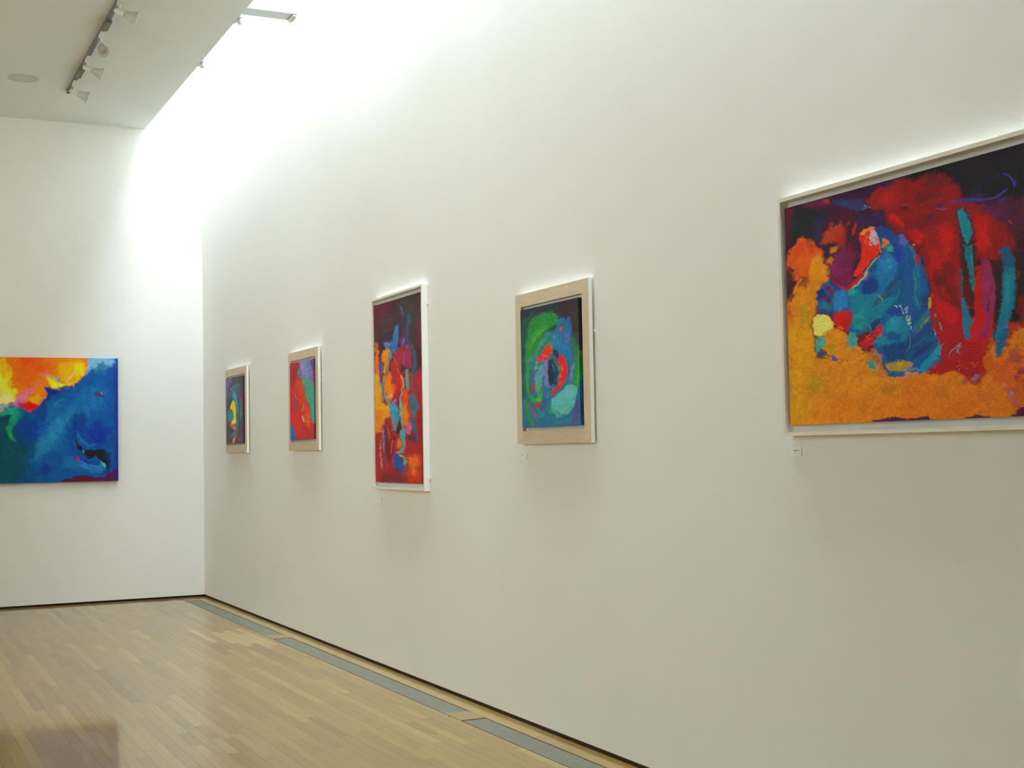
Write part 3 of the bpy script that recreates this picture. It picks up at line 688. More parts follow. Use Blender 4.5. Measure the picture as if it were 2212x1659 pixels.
p 3c58a0 0 1.23 1.64 1 111.7 417.5 121.3 416.1 130.4 426.9 120.9 430.9 113.9 426.4
s a04068 1.64 0.82 1.64 0.6 130.2 436.8 152.9 461.1
s 8a4a68 1.64 0.82 1.02 0.6 169.4 440.6 180.6 446.6
s e8a040 1.02 0.41 1.23 0.8 76.3 482 88.8 472.9 115.2 471.4
s eaa040 1.02 0.41 1.23 0.8 60.7 515.2 90.1 515.9 119.1 507.8 149.8 497.7
s c08060 1.02 0.41 1.23 0.7 168.5 484.4 182 490.4 197.8 484.4
d e8d040 1.64 2.87 20 0.6 a1 31.6 304.7 57.1 283.3 55.7 333.3 30.8 329.9
p 1a3880 0 5.12 3.69 0.6 245.2 261.2 276.9 239.4 280.5 262.8 261.7 287.1 240.5 288.2
s 3a3020 5.33 2.05 3.28 0.7 210.1 299.8 232 286.8 245 272.7 272.7 247.7
s 1a1c38 2.46 1.23 2.46 0.8 214.4 302.8 240.5 288.2 251.2 280.7
s d0b898 1.02 0.41 0.82 0.9 227.8 276.8 238.3 290.2
p 1c3c90 0 3.69 2.87 0.8 244.2 321.4 261.3 314.7 279.8 313 283.8 341.1 261 333.2
p 2a90aa 0 4.51 3.28 0.8 243.8 349.3 261 333.2 279.4 340.5 283.3 373.2 260.3 379.5 239.2 367.5
p 1a4896 0 4.1 2.87 0.7 249.8 371.2 264.6 373.1 278.6 395.7 251.7 387.8
p 2888a8 0 3.69 3.28 0.7 230.4 375.7 247.3 391.9 264.2 396.3 234.3 404.5 212.7 397.2
p 1c3c78 0 4.51 3.28 0.85 234.3 404.5 282.9 400.9 282.4 442.5 242.2 443.1
d 2a2038 1.84 3.69 20 0.7 a0.8 226.9 328.2 240 316.1 252.9 308.8 243.8 349.3
p b8921c 0 2.05 2.87 0.85 240 450 263.5 445.3 282.3 449.5 282 470.4 258.8 473 244.1 462.2
d 40386c 1.64 5.33 30 0.7 a0.2 239.7 464.2 282 470.4 281.8 482.1 248.1 479.1
p c0941a 0 1.99 2.78 0.7 269.9 443.9 290 448.2 301.9 456.2 289.7 468.5 269.5 466.6
s 22708e 5.97 1.59 1.59 0.9 306.7 227 310.2 264.8 307.8 297.2 317.2 329.5
s 2c94a4 1.59 0.8 0.99 0.8 308.7 227.4 312.1 262.9 309.8 297.6 319.2 327.6
s 2c94a4 1.39 0.8 0.99 0.6 315.5 228.7 318 264 315.7 294.2
s 217a98 3.25 1.08 1.08 0.9 301.6 172.2 311.8 202 314.8 252
s 2486a0 1.63 0.72 1.08 0.8 306.9 175.3 317.1 203.1 319.2 252.8
d c4d0d8 0.72 3.98 12 0.8 a0.1 298.1 167.5 312.2 170.6 310.4 178.1 299.7 175.8
p 1c3470 0 2.39 1.99 0.8 321.4 299.5 336.9 293.3 338.4 332.7 328.8 331.2 323.1 321.6
p a8201e 0 1.45 1.81 1 310.1 197.7 318.9 199.5 322.1 225.7 315.1 220.4
p 1f2c68 0 1.45 1.81 1 320.7 199.9 329.3 207.5 332.6 227.8 325.6 226.4
s 22789a 9.95 2.39 1.99 0.8 336.4 336.7 318.8 356.1 302.9 376
s 8a8a20 3.98 1.39 1.59 0.85 339.2 345.9 322.6 365.4 306.7 385.4
s 3a4428 2.78 1.39 1.59 0.7 326.6 357.2 308.7 383.4 290.7 396.7
p 1c3c74 0 3.18 2.39 0.8 340 359 345.4 390.3 326 409.9 278.1 435.7 270.3 416.8 302.7 393.7
s 2464a0 5.97 2.78 1.99 0.6 341.6 385.5 318.2 404.5 290.4 419.1
p 1c2c68 0 2.78 2.39 0.8 352.9 404.3 333.5 424 302 445 290 448.2 310.2 423.6 333.7 406.4
p 1f86a8 0 1.59 1.99 1 356.6 411.3 359.2 435.6 342.8 458 323.2 478.3 309.6 470.3 323.5 453.8 337.3 437.6
d 7ab0c0 1.19 3.58 24 0.8 a1.2 354.7 413.3 361.3 414 359.1 446.5 352.3 458.9
p 2c4468 0 1.59 2.39 0.8 352.5 441.4 359.2 439.9 358 459.5 346.6 460.5
d 70a0b8 1.59 7.96 50 0.8 a0.3 277.7 465.1 309.7 465.9 313.4 484.1 281.4 488.1
d c07838 1.19 7.96 16 0.7 a0.4 277.7 465.1 309.7 465.9 309.5 481.5
p b8a018 0 1.39 1.79 1 337.7 302.2 340.6 302.6 342.3 324.6 336.5 332.4 334.6 327.7
p 1e7ca0 0 4.77 2.78 0.8 275.3 350 291.5 338.9 295 370.5 286.7 396.3 274.6 394.8
d d8dcc0 1.79 3.18 44 0.9 a1.1 283.5 337.7 297.4 337.5 301.1 362.4 298.9 377.7 293.1 365.8
d c8d8e0 1.59 3.18 24 0.8 a1 277.7 319 291.8 316.7 293.6 330.3 281.6 333
d c8d8e0 1.64 3.28 24 0.8 a1 263.4 308.1 279.9 308.4 279.8 317.6 267.5 315.7
s 8cb8c0 0.8 0.4 0.8 0.8 292.9 379.2 296.7 397.5 292.4 414.8 284.3 427.4
p 7090a0 0 1.19 1.59 1 347.8 344.9 352.5 342.4 351.5 349.8 348.7 349.4
p 6c9098 0 1.19 1.19 1 357.1 363.6 359.9 366.2 363.4 386.1 359.7 379.1
s a8bcc0 1.19 0.4 1.19 0.8 346.5 377.4 348.2 393.9
p 30306c 0 1.79 1.99 0.8 345.8 355.5 351.5 356.3 351.3 367.1 346.6 364.3
""")
ART_LEFT = (392.0, 270.0, """
p 1c5296 0 1.99 1.99 1 -10.5 -8.7 401.5 -16.1 401 289.5 -10.5 280
p 10446c 0 17.9 7.95 1 -10.5 126.1 192.5 118.4 216.4 166.1 200.4 273 -10.5 272.3
p 0c4a50 0 13.92 7.95 0.85 -10.5 135.7 145 165.6 192.4 195.6 172.6 272.4 -10.5 272.3
p 1a3f9c 0 13.92 6.96 0.8 172.6 146.1 232.5 126.4 260.8 146.4 236.5 176.2 192.5 177.8
p 2468a4 0 11.93 6.96 0.8 236.6 106.5 293.4 78.3 355.4 53.7 372 77.9 355.3 118.5 285.2 126.5 272.9 186.5 232.4 206 208.4 205.7 224.4 158.2
p 2c7ca4 0 7.95 4.97 0.7 256.7 134.4 293.4 112.4 297.5 118.5 272.9 156.5 244.5 196.2 216.4 223.7 206.4 221.6 216.4 184 244.6 152.3
s 3a88ac 3.98 2.78 2.39 0.5 252.7 106.5 260.8 94.5 281.2 86.4
p 1c4690 0 9.94 5.97 0.5 285.3 70.3 326.3 78.1 293.4 94.4 256.7 110.5
p 78aace 0 4.77 3.58 1 324.3 -4.6 384.7 -5.6 384.7 8.7 374.2 19 355.4 13.1 336.7 23.5 320.2 35.8 314 35.9
p 3c7c9c 0 4.77 3.58 0.8 338.8 19.4 355.4 11.1 370 21.1 359.5 31.3 342.9 29.5
p 1c4894 0 5.97 3.98 0.7 372.1 21 395.2 -1.7 394.7 277.1 375.9 276.7 374 106.3 363.7 65.8
p 1a2c90 0 7.95 4.97 0.8 326.2 156.8 351.1 134.6 371.9 159 365.6 191.4 334.4 191.1 322.1 174.9
p 1a3488 0 8.95 4.97 0.8 297.5 122.5 322.1 126.5 320 162.8 334.4 189.1 313.8 186.9 297.4 158.6 289.2 196.7 297.3 224.9 285.1 186.6
s 2c70b0 5.97 3.18 1.99 0.8 303.6 162.7 309.7 178.8 326.2 191 340.6 187.1
p 16181e 0 2.39 2.39 1 296.4 162.6 301.5 182.8 313.8 197 336.5 201.2 353.1 197.4 371.8 209.7 375.9 234.1 369.7 248.2 357.2 227.8 342.7 215.4 328.2 221.3 311.7 209 299.4 190.8
p 3c7c8c 0 1.19 1.59 1 311.7 203 316.9 199 318.9 205.1 314.8 211
s 184490 13.92 3.98 1.99 0.9 297.4 198.8 309.7 221 334.4 233.5 353 229.7
p 2a76ac 0 2.78 2.39 0.9 309.6 225.1 326.1 235.4 350.9 235.8 355.1 225.7 365.5 242.1 359.2 252.1 326.1 247.5 305.5 233
p 6cb0c8 0 1.39 1.59 0.8 353 225.7 361.3 229.9 366.5 242.1 357.2 235.9
s 5aa8c0 1.79 0.8 1.19 0.6 307.6 223 326.1 233.4 346.8 236.7
p 2c6ca4 0 5.97 3.98 0.6 272.9 214.5 303.5 223 313.7 243.2 272.8 238.5
s b42c50 3.98 0.99 0.99 1 301.5 214.9 305.1 227
p 1c2c50 0 3.58 2.78 0.8 359.3 203.5 376 207.8 371.7 258.4 355.1 256.1 367.6 238.1
p 4a1c48 0 2.39 2.39 1 256.6 271.2 289.1 259.8 313.7 255.3 336.4 259.7 359.2 262.2 384.3 244.4 392.7 244.6 392.6 281.2 256.6 278.2
p 5a182c 0 2.78 2.39 0.8 281 266.7 305.5 258.1 326.1 260.6 355 268.2 334.3 275.8 280.9 274.7
p 2a2488 0 1.99 1.59 0.6 382.5 25 395.2 14.6 394.7 281.2 386.3 281
p 40305c 0 2.39 1.99 0.9 334.6 78.1 344.9 73 357.4 74.9 363.6 86 355.3 88.1 342.8 84.1
p 8088b0 0 1.19 1.19 1 352.2 73.9 356.4 74.9 359.5 81 355.3 80
p f07c10 0 1.79 2.39 1 -10.5 -8.7 326.4 -14.7 325.4 13.6 320.2 31.8 309.9 48 285.3 62.3 244.7 66.6 230.6 62.7 238.6 78.6 232.5 92.6 216.5 106.5 198.5 114.5 184.6 104.6 174.7 86.8 152.9 102.7 -10.5 106.9
p f05c14 0 9.94 5.97 0.7 153 -1.7 232.6 -5.1 228.6 26.9 218.5 50.9 182.6 67 162.8 59.3 158.9 27.8
p d43c1c 0 5.97 3.98 0.6 172.7 -2.1 236.7 -5.1 216.6 7.1 192.6 19.4
p e8503c 0 7.95 4.97 0.5 204.5 19.2 236.7 2.9 260.9 18.5 244.7 32.7 216.5 33
p e8c008 0 6.96 4.97 1 -10.5 1 147.1 6.2 156.9 27.8 158.9 61.3 172.7 78.9 174.7 94.7 152.9 102.7 -10.5 105
p f0e060 0 6.96 4.97 0.7 17.8 48.8 145.1 41.7 156.9 57.3 170.7 80.9 172.7 94.7 133.3 102.7 36.8 101
p f4ecb0 0 4.97 3.98 0.6 133.3 87 160.8 81 172.7 94.7 137.2 100.8
p c89010 0 4.37 3.58 0.5 127.5 8.5 145.1 8.2 155 27.8 145.1 47.6 137.3 24.1
s f4c860 1.79 0.8 1.59 0.6 155 16 162.8 25.7 156.9 39.6
p f4b020 0 6.96 3.98 0.8 260.9 14.5 305.8 3.8 318.1 13.7 314 33.9 281.2 54.3 260.9 42.5
p e8cc30 0 3.18 2.78 0.95 297.6 14 316.1 9.7 320.2 23.7 309.9 44 285.3 60.3 260.8 68.5 244.7 66.6 235.6 42.7 252.8 52.5 273 56.4 297.6 50.1
p f0d830 0 2.78 2.39 0.9 234.6 36.8 244.7 42.6 260.9 54.5 273 56.4 262.9 68.5 244.7 60.6
p a8b090 0 1.79 1.99 0.9 236.6 36.7 250.7 40.6 260.9 48.5 269 44.4 262.9 52.5 254.8 50.5
p 68a0b8 0 1.19 1.59 0.9 252.8 44.6 262.9 46.5 269 44.4 262.9 52.5
s e0b070 5.17 1.19 1.59 1 296.5 32.1 287.3 44.2 277.1 52.3
s f0c8a0 2.39 0.8 1.19 1 297.6 31 287.3 43.2
s d8a020 3.18 1.19 1.59 0.8 307.8 36 293.5 52.2 273 60.4
p 8c8418 0 1.99 1.99 0.7 244.7 66.6 260.8 69.5 285.3 64.3 281.2 69.3 256.8 70.5
p e87090 0 3.58 3.18 0.85 226.6 40.8 234.6 28.8 239.7 28.7 232.6 40.8 228.6 44.8
p dc7088 0 3.58 3.98 0.9 174.7 78.9 198.5 66.9 218.5 52.9 216.5 60.8 198.5 80.8 184.6 96.7 170.7 98.7
p c878b0 0 3.58 3.18 0.7 170.7 84.9 180.6 80.9 190.5 84.8 184.6 102.6 158.8 104.6
p f0a810 0 3.98 3.18 0.9 196.5 84.8 218.5 80.7 226.5 90.6 210.5 100.6 198.5 94.7
p d81c24 0 2.39 2.39 1 184.6 104.6 194.5 96.7 212.5 98.6 220.5 104.5 210.5 112.5 194.5 115.5
p c02858 0 1.99 1.99 0.8 174.7 98.7 188.5 98.7 194.5 112.5 180.6 110.5
p 88a0cc 0 2.39 2.39 1 -10.5 104 145.1 102.7 158.8 104.6 133.3 116.5 -10.5 118.4
p a8b080 0 1.99 1.99 0.8 113.8 114.5 145.1 108.6 152.9 112.5 133.3 124.3 113.8 126.3
p 9070b0 0 2.78 2.39 0.6 154.9 102.7 174.7 100.7 178.6 106.6 162.8 108.6
p 189470 0 3.18 2.78 1 133.3 122.4 152.9 110.6 172.7 106.6 182.6 116.5 174.6 136.2 162.8 152 164.7 169.7 170.6 181.6 158.8 173.6 151.9 155.8 158.8 138.1 156.9 124.4 137.2 128.3
p 30a890 0 2.78 1.99 0.6 145.1 120.4 160.8 110.6 170.7 110.5 162.8 124.4
p 28a048 0 2.78 1.99 0.8 151.9 157.8 160.8 152 164.7 167.7 170.6 181.6 156.8 173.6
p 0c3c54 0 1.79 1.99 0.9 -10.5 131.9 137.2 126.3 161.8 124.4 156.9 136.2 145.1 147.9 127.4 145.9
p 0a5440 0 4.97 3.58 0.9 137.2 144 154.9 138.1 150.9 157.8 145 157.8
p 186a80 0 5.97 3.98 0.7 176.6 106.6 192.5 114.5 180.6 138.2 172.7 134.2
p 18287c 0 4.37 3.18 0.85 228.6 60.7 244.7 68.6 285.3 66.3 240.6 86.6 228.5 110.5 228.5 94.6 238.6 78.6
p 163a88 0 4.97 3.98 0.7 208.5 114.5 232.5 94.6 236.5 126.4 232.5 140.3 220.5 132.4
d 1c4c9c 3.18 9.94 60 0.5 a0.9 202.4 241.3 216.4 233.6 244.5 232.1 244.5 246 204.4 251.3
p 1a3080 0 5.97 4.37 0.7 228.4 225.9 244.5 232.1 250.5 246.1 232.4 251.8 222.4 239.7
s 182c64 0.99 0.4 0.6 0.8 199.4 251.2 201.4 245.3 202.8 253.2 205.6 246.9 207.9 252.9 210.3 248.2 212.3 253.4 216.3 247.9 218.7 252.7 222.4 248.8 226.4 253.3 232.4 249
s 182c64 0.99 0.4 0.6 0.7 236.4 245.9 241.5 243 244.5 248 249.5 245.1
d 3484b4 1.99 11.93 90 0.35 a1 216.4 156.2 289.3 118.5 252.6 186.3 212.4 221.7
d 3478b8 1.99 11.93 60 0.3 a0.5 244.6 94.5 355.4 49.6 355.3 106.3 293.4 126.5
""")
ART_FLAMES = (105.0, 400.0, """
p 4a1c28 0 5.3 3.98 1 -7.3 -44.8 116.4 -6.1 112.5 222.8 -11 208.5
p a02428 0 5.3 3.98 1 -10.2 150.1 113.4 170 109.3 410 -14.1 415.6
p 3a3436 0 9.28 6.63 0.9 55.4 8.5 90.3 -2.5 105.6 3.4 100 105.5 86 102.5 75.9 73.9 71.1 46.3 59.1 32.4
p 6a1c38 0 5.3 3.98 0.6 1 2.9 47.3 -0.6 35.7 23.4 10.7 50.2 0.4 47.7
p 42323a 0 7.96 5.3 0.8 15.4 31.9 52.3 30.6 58.8 56.5 46.2 66.9 26.4 67.8 9.3 49.8
p 7c1c44 0 3.98 3.32 0.8 98.6 40.4 106.4 29.6 106.1 119.6 97.5 105
p 5a3820 0 6.63 3.98 0.7 0.3 53.3 12.1 58.9 11.6 86.6 -0.2 84.1
p e0701c 0 4.64 3.32 1 -0.2 84.1 10.2 86.3 11 128.1 10 197.1 -1.8 195.6
p e0980c 0 3.98 3.32 1 -1.2 157.1 13.3 167.7 17.4 190.3 18.3 223.4 35.3 230.6 36.4 249.6 24.9 259.5 14.6 275.1 11.5 288.7 -3.1 285.1
p e07414 0 6.63 3.98 0.8 2 238.3 32.3 241.1 20.6 259.2 10.1 288.6 -1.7 287.9
p d8960c 0 2.65 1.99 1 0.2 156.9 9.2 152.7 12.9 197.5 -0.3 195.8
p 2e2440 0 2.39 2.39 1 10.3 75.2 23.5 69.9 43.4 66.3 48.8 81 38.9 89.7 23.3 83.6 18.7 101.9 14 125.9 9.8 114
p 5874b8 0 1.33 1.59 1 21.8 86 34.7 88.8 37.3 101.6 28.7 105.3 23.1 100
p 3074b0 0 1.86 2.12 1 49.1 56.8 56 55.8 57 82.9 53.8 109 48.2 118.7 40 106.2 37.4 92.1 45.9 84.5 48.9 73
p 2468b8 0 1.33 1.33 0.8 40 104.9 51.2 99.1 52.4 111.4 48.2 118.7 41.3 111.9
p 3c64a0 0 1.06 1.06 1 62.1 18.5 65.4 20.8 66.6 31.8 71.1 43.6 67.2 38.6 63.3 26.9
p 402c50 0 3.32 3.32 0.8 56.3 39.8 76.4 45 76.2 55.5 60 62.2 54.7 55.5
p 2c5c70 0 2.12 1.86 1 77.8 38.8 85.7 42.1 84.1 57.5 78.7 68 77 87.4 83.4 101.9 93.5 117.1 95.6 140.8 92.6 171.4 87.3 180.9 85.6 201.5 81.7 201 84.9 167.6 88 135.5 85.8 115.5 75.6 97.6 74.1 65.6 76.3 52.9
p 5c3064 0 2.39 2.12 1 65.4 64.8 73.4 65.4 73.1 86.5 78.1 104.7 70.1 107 59.4 102.1 58.2 91.2 67.8 80
p 7c68b0 0 1.59 1.59 0.8 67.7 89.3 70.4 89.9 68.2 102.7 62.1 105.4 63.5 97.7
p a02c30 0 1.86 1.86 1 56.6 106.9 70.1 105.7 71.2 120.5 66.9 138.2 58.5 160.7 47.9 134.8 42.5 127 48.1 121.4
p 963054 0 1.86 1.59 1 74 110.5 84.5 110 85.6 123.3 85.1 154.6 77.2 155.8 70.8 144.2 69.8 125.5
p 8058a0 0 1.59 1.59 0.85 69.5 104.3 76.8 103.2 80.6 109.2 74 113.1 69.7 128.1 70.7 150.8 66.8 144.8 67.8 122.5 72.7 112.9
p e0860e 0 1.33 1.59 1 20.1 104.9 35.9 102.7 37.2 105.7 34.1 126.8 33.9 135 25.1 158 19.4 154.4 24 134.6 15.4 126.1
p 58888c 0 1.19 1.33 1 35.8 106.7 41.3 111.9 42.5 125.7 36.8 132.8 34.2 120
s 6c907c 3.71 1.06 1.33 1 35.4 132.5 30.9 150.8 23.5 163.3 20.4 179.3 21.6 198.6
p 58409c 0 1.19 1.33 1 14 127.2 18.3 128 19.5 147.5 16.3 162.2 12.2 146.3
s 6a90b8 1.33 0.66 0.8 0.8 18.9 133.7 18 147.3 16.4 159.4
s 6a2060 5.3 1.59 1.33 0.9 10.6 155.7 14.8 170.2 18.7 195.5
s 4884a0 1.86 0.8 1.06 0.8 6.3 146.7 11.9 167 15.8 195.1
p e0641a 0 2.39 2.12 1 33.7 151.2 40.6 160.5 38.8 181.9 41.3 201.1 21.6 198.6 24.8 171.7
p e87c10 0 2.39 1.86 1 24.9 166.2 36.3 162.5 37.1 200.6 23 198.8
p b42828 0 1.86 1.86 1 39.6 130.6 48 132.1 58.5 160.7 62.3 177.2 68.5 204.5 42.7 201.3 41.9 167.5 37.9 151.9
p 6c3c3c 0 2.39 1.86 0.7 43.5 152.9 47.6 153.6 47.2 180.4 43 182.5
s c05048 1.06 0.4 0.8 0.9 40.6 114.5 48 132.1 53.2 149.1 59.8 163.6
s a884a0 1.06 0.4 1.06 0.8 45.3 123.5 51.9 143.5 54.4 157.4 59.8 164.9
s e8b050 2.39 0.66 0.8 1 60.4 166.3 65 176.3 66.8 188.5 65.9 198.9
s e88c1c 1.19 0.53 0.66 0.9 59.7 166.2 62.1 185.2 64.6 196.1
p 88204c 0 2.12 1.86 0.8 67.3 154.2 74.6 158 72.5 205 68.6 199.3
p 4c94a0 0 1.33 1.33 1 72.6 156.4 78.5 157.4 76.9 176.8 79.1 203.3 73.8 205.2 70.3 178.4
p 904020 0 2.39 1.86 0.8 78.4 166.5 86.2 170.4 85.6 206.7 80.4 206
p 9c2a3c 0 3.32 2.65 0.8 91.3 168.6 105.5 158 105.9 209.3 89.4 207.2
d e8b040 1.19 1.86 8 0.9 a1.2 26.3 78.7 40.2 92.7 37.3 103
d 6a9cd0 0.93 2.12 26 0.8 a1.2 38.6 105.9 53.8 109 50.9 120.5 42.6 117.6
s 5c9490 4.51 1.06 1.33 1 16.1 179.1 17.9 202.8 19.8 216.7
s 6a2060 2.39 1.06 1.06 0.9 19.7 179.7 19.3 207
s 5c9488 5.83 1.33 1.59 1 23 199.3 28.4 217.6 38 236.3 40.6 250 41.6 271.5
p e07c10 0 1.86 1.86 1 24.7 180.4 44.4 183.1 46.9 199.6 38.2 220.1 32.6 219.5 27.2 201.2
p d84c18 0 2.65 1.99 0.7 38.8 182.4 49.9 183.9 52.5 195 45.4 210.1 41.2 207
p 9c2430 0 1.59 1.59 1 49.7 194.6 60.6 196.1 56.1 224.7 46.4 234.4 46.7 213
p 3890b0 0 1.59 1.86 1 42.4 220.6 52.1 216.3 46.4 233.1 54.5 237.9 56.9 256.7 52.6 272.3 48.3 288 45.5 287.8 44.5 266.4 39 260.6 36.6 238.8
p 2c84a8 0 1.59 1.33 0.6 46.2 242.4 54.5 240.5 55.5 261.9 48.5 272
p 281c28 0 1.19 1.59 0.95 56.1 224.7 58.2 262.1 59.2 283.3 53.6 293.6 46.8 291.9 52.5 277.6 56.9 262 54.5 237.9
s 8c9cac 2.65 0.8 1.06 1 62 194.9 62.5 204.3 58.9 217.1
s 5ca8a0 5.57 1.06 1.59 1 58.9 218.4 59.9 238.4 62.2 262.4 64.6 281
p 4c9c9c 0 1.33 1.86 1 57.8 288.5 64.6 281 69.9 284 68.3 299.6 69.4 315.4 66.5 331 61.1 336.1 50.3 333.3 59.9 325.6 61.5 307.2 56.3 297.7
d c06048 1.59 2.92 14 0.9 a1.2 51.7 330.7 66.5 331 66.3 340.1 52.9 339.9
s 6cb4a4 2.92 0.8 1.59 1 50.3 333.3 54.2 341.3 66.3 342.8 71.4 353.2
p 2ca89c 0 1.19 1.59 1 63.6 344 71.6 342.8 72.7 355.8 67.3 365 63.4 354.5
p d04c1c 0 2.39 1.59 1 63.3 196.4 73.9 200.4 76.3 216.5 78.4 245.4 67.9 241.8 62.8 228.1
p e07818 0 2.65 1.86 1 64 233.5 73.4 229.2 78.3 253.2 75.3 273.9 69.9 281.3 64.8 270.5
p b43c44 0 1.59 1.33 0.8 73.4 233.2 79.9 233.8 79.3 268.9 75.5 263.4
p c45c94 0 1.59 1.33 1 71.3 280.1 79.4 266.3 83 284.8 80.2 295 73.6 297.2 69.8 289.2
p 38687c 0 2.12 1.86 1 78.9 214.2 89.4 208.9 94.2 226.3 100.3 244.9 93.9 248.1 92.3 264.7 85.8 272 83.4 256.3 79.8 240.3
p 345c74 0 1.59 1.59 1 82 263.9 88.5 264.4 92 282.7 95.5 302.2 92.7 318.7 87.6 316 87.9 301.8 83 282.2
p 50203c 0 3.98 2.92 0.8 69.7 297 88 292.8 92.7 316.2 72.2 307.6
p 8c1c28 0 5.3 3.98 0.6 93.8 250.7 106.5 245.5 105.2 321.7 95.4 308.6
p e06c1c 0 2.39 1.86 1 50.7 309.4 56.2 303 60.1 315 57.2 324.2 50.4 325.3
s 6c4878 3.18 1.59 1.33 0.8 56.2 300.3 47.8 314.6 46.2 330.5
p 24509c 0 2.12 1.86 1 44.8 334.5 52.9 338.6 63.4 354.5 65.8 375.4 57.7 379.5 47 370.4 41.7 351.8
p 2a4068 0 1.86 1.86 0.8 66 359.8 74 358.4 73.7 372.7 65.7 382 56.3 380.9
p e8881c 0 5.3 3.32 1 76.8 344.2 94.8 341.8 94.5 359.7 89.1 382.8 81.4 382.9 75.2 359.7
p c83c24 0 5.3 3.98 0.5 70.3 338.9 84.7 336.5 105 334.3 104 397.6 75.9 398.6 65.6 388.5
p 5a2838 0 6.63 4.64 0.7 15.9 378.9 55.1 373 68.2 385.8 65.3 401.6 9.8 403.6
p 501828 0 4.64 3.98 0.75 21.9 270.2 31.9 268.1 42.6 295.7 42 333.1 30.5 359.8 19.5 332.7
p 46306c 0 2.12 1.86 0.8 21.9 272.9 26.2 270.5 25.8 297.6 22.6 316.4 20 302.7
s d85c20 2.92 1.06 1.33 0.8 29 273.4 33 289.8 34.1 308.7
s d85020 2.92 0.93 1.06 1 41.1 306.3 38 322.3 35.7 337
s d86040 1.86 0.66 1.06 0.8 42.6 252.8 43 271.6 44.2 285.1
s 485878 3.18 1.06 1.86 0.85 17.1 302.6 20.2 332.7 24.9 354.4 31.7 370.6
d b8b0b0 0.93 2.65 80 0.8 a1.5 16 278 19.6 278.2 22.6 319.2 20.2 335.4 17.6 319
d b8b0b0 1.06 2.39 70 0.8 a1.5 9.5 325.6 15.2 335.3 16 373.5 20.3 376.1 11.7 370.8
d c8c0b8 0.93 2.65 24 0.8 a1 11.4 299.6 14.3 299.8 13.1 327.1 9.5 327
s c89070 1.19 0.4 1.06 0.8 23.6 251.2 25 256.8 19.1 264.5
d d0d0c8 1.19 1.86 8 0.9 a0.8 39.9 202.8 42.7 203.1 41.2 211 38.4 210.7
p 3a1430 0 1.86 1.06 0.7 105.5 232.6 108 232.9 106.4 400.1 102.7 400.2
""")
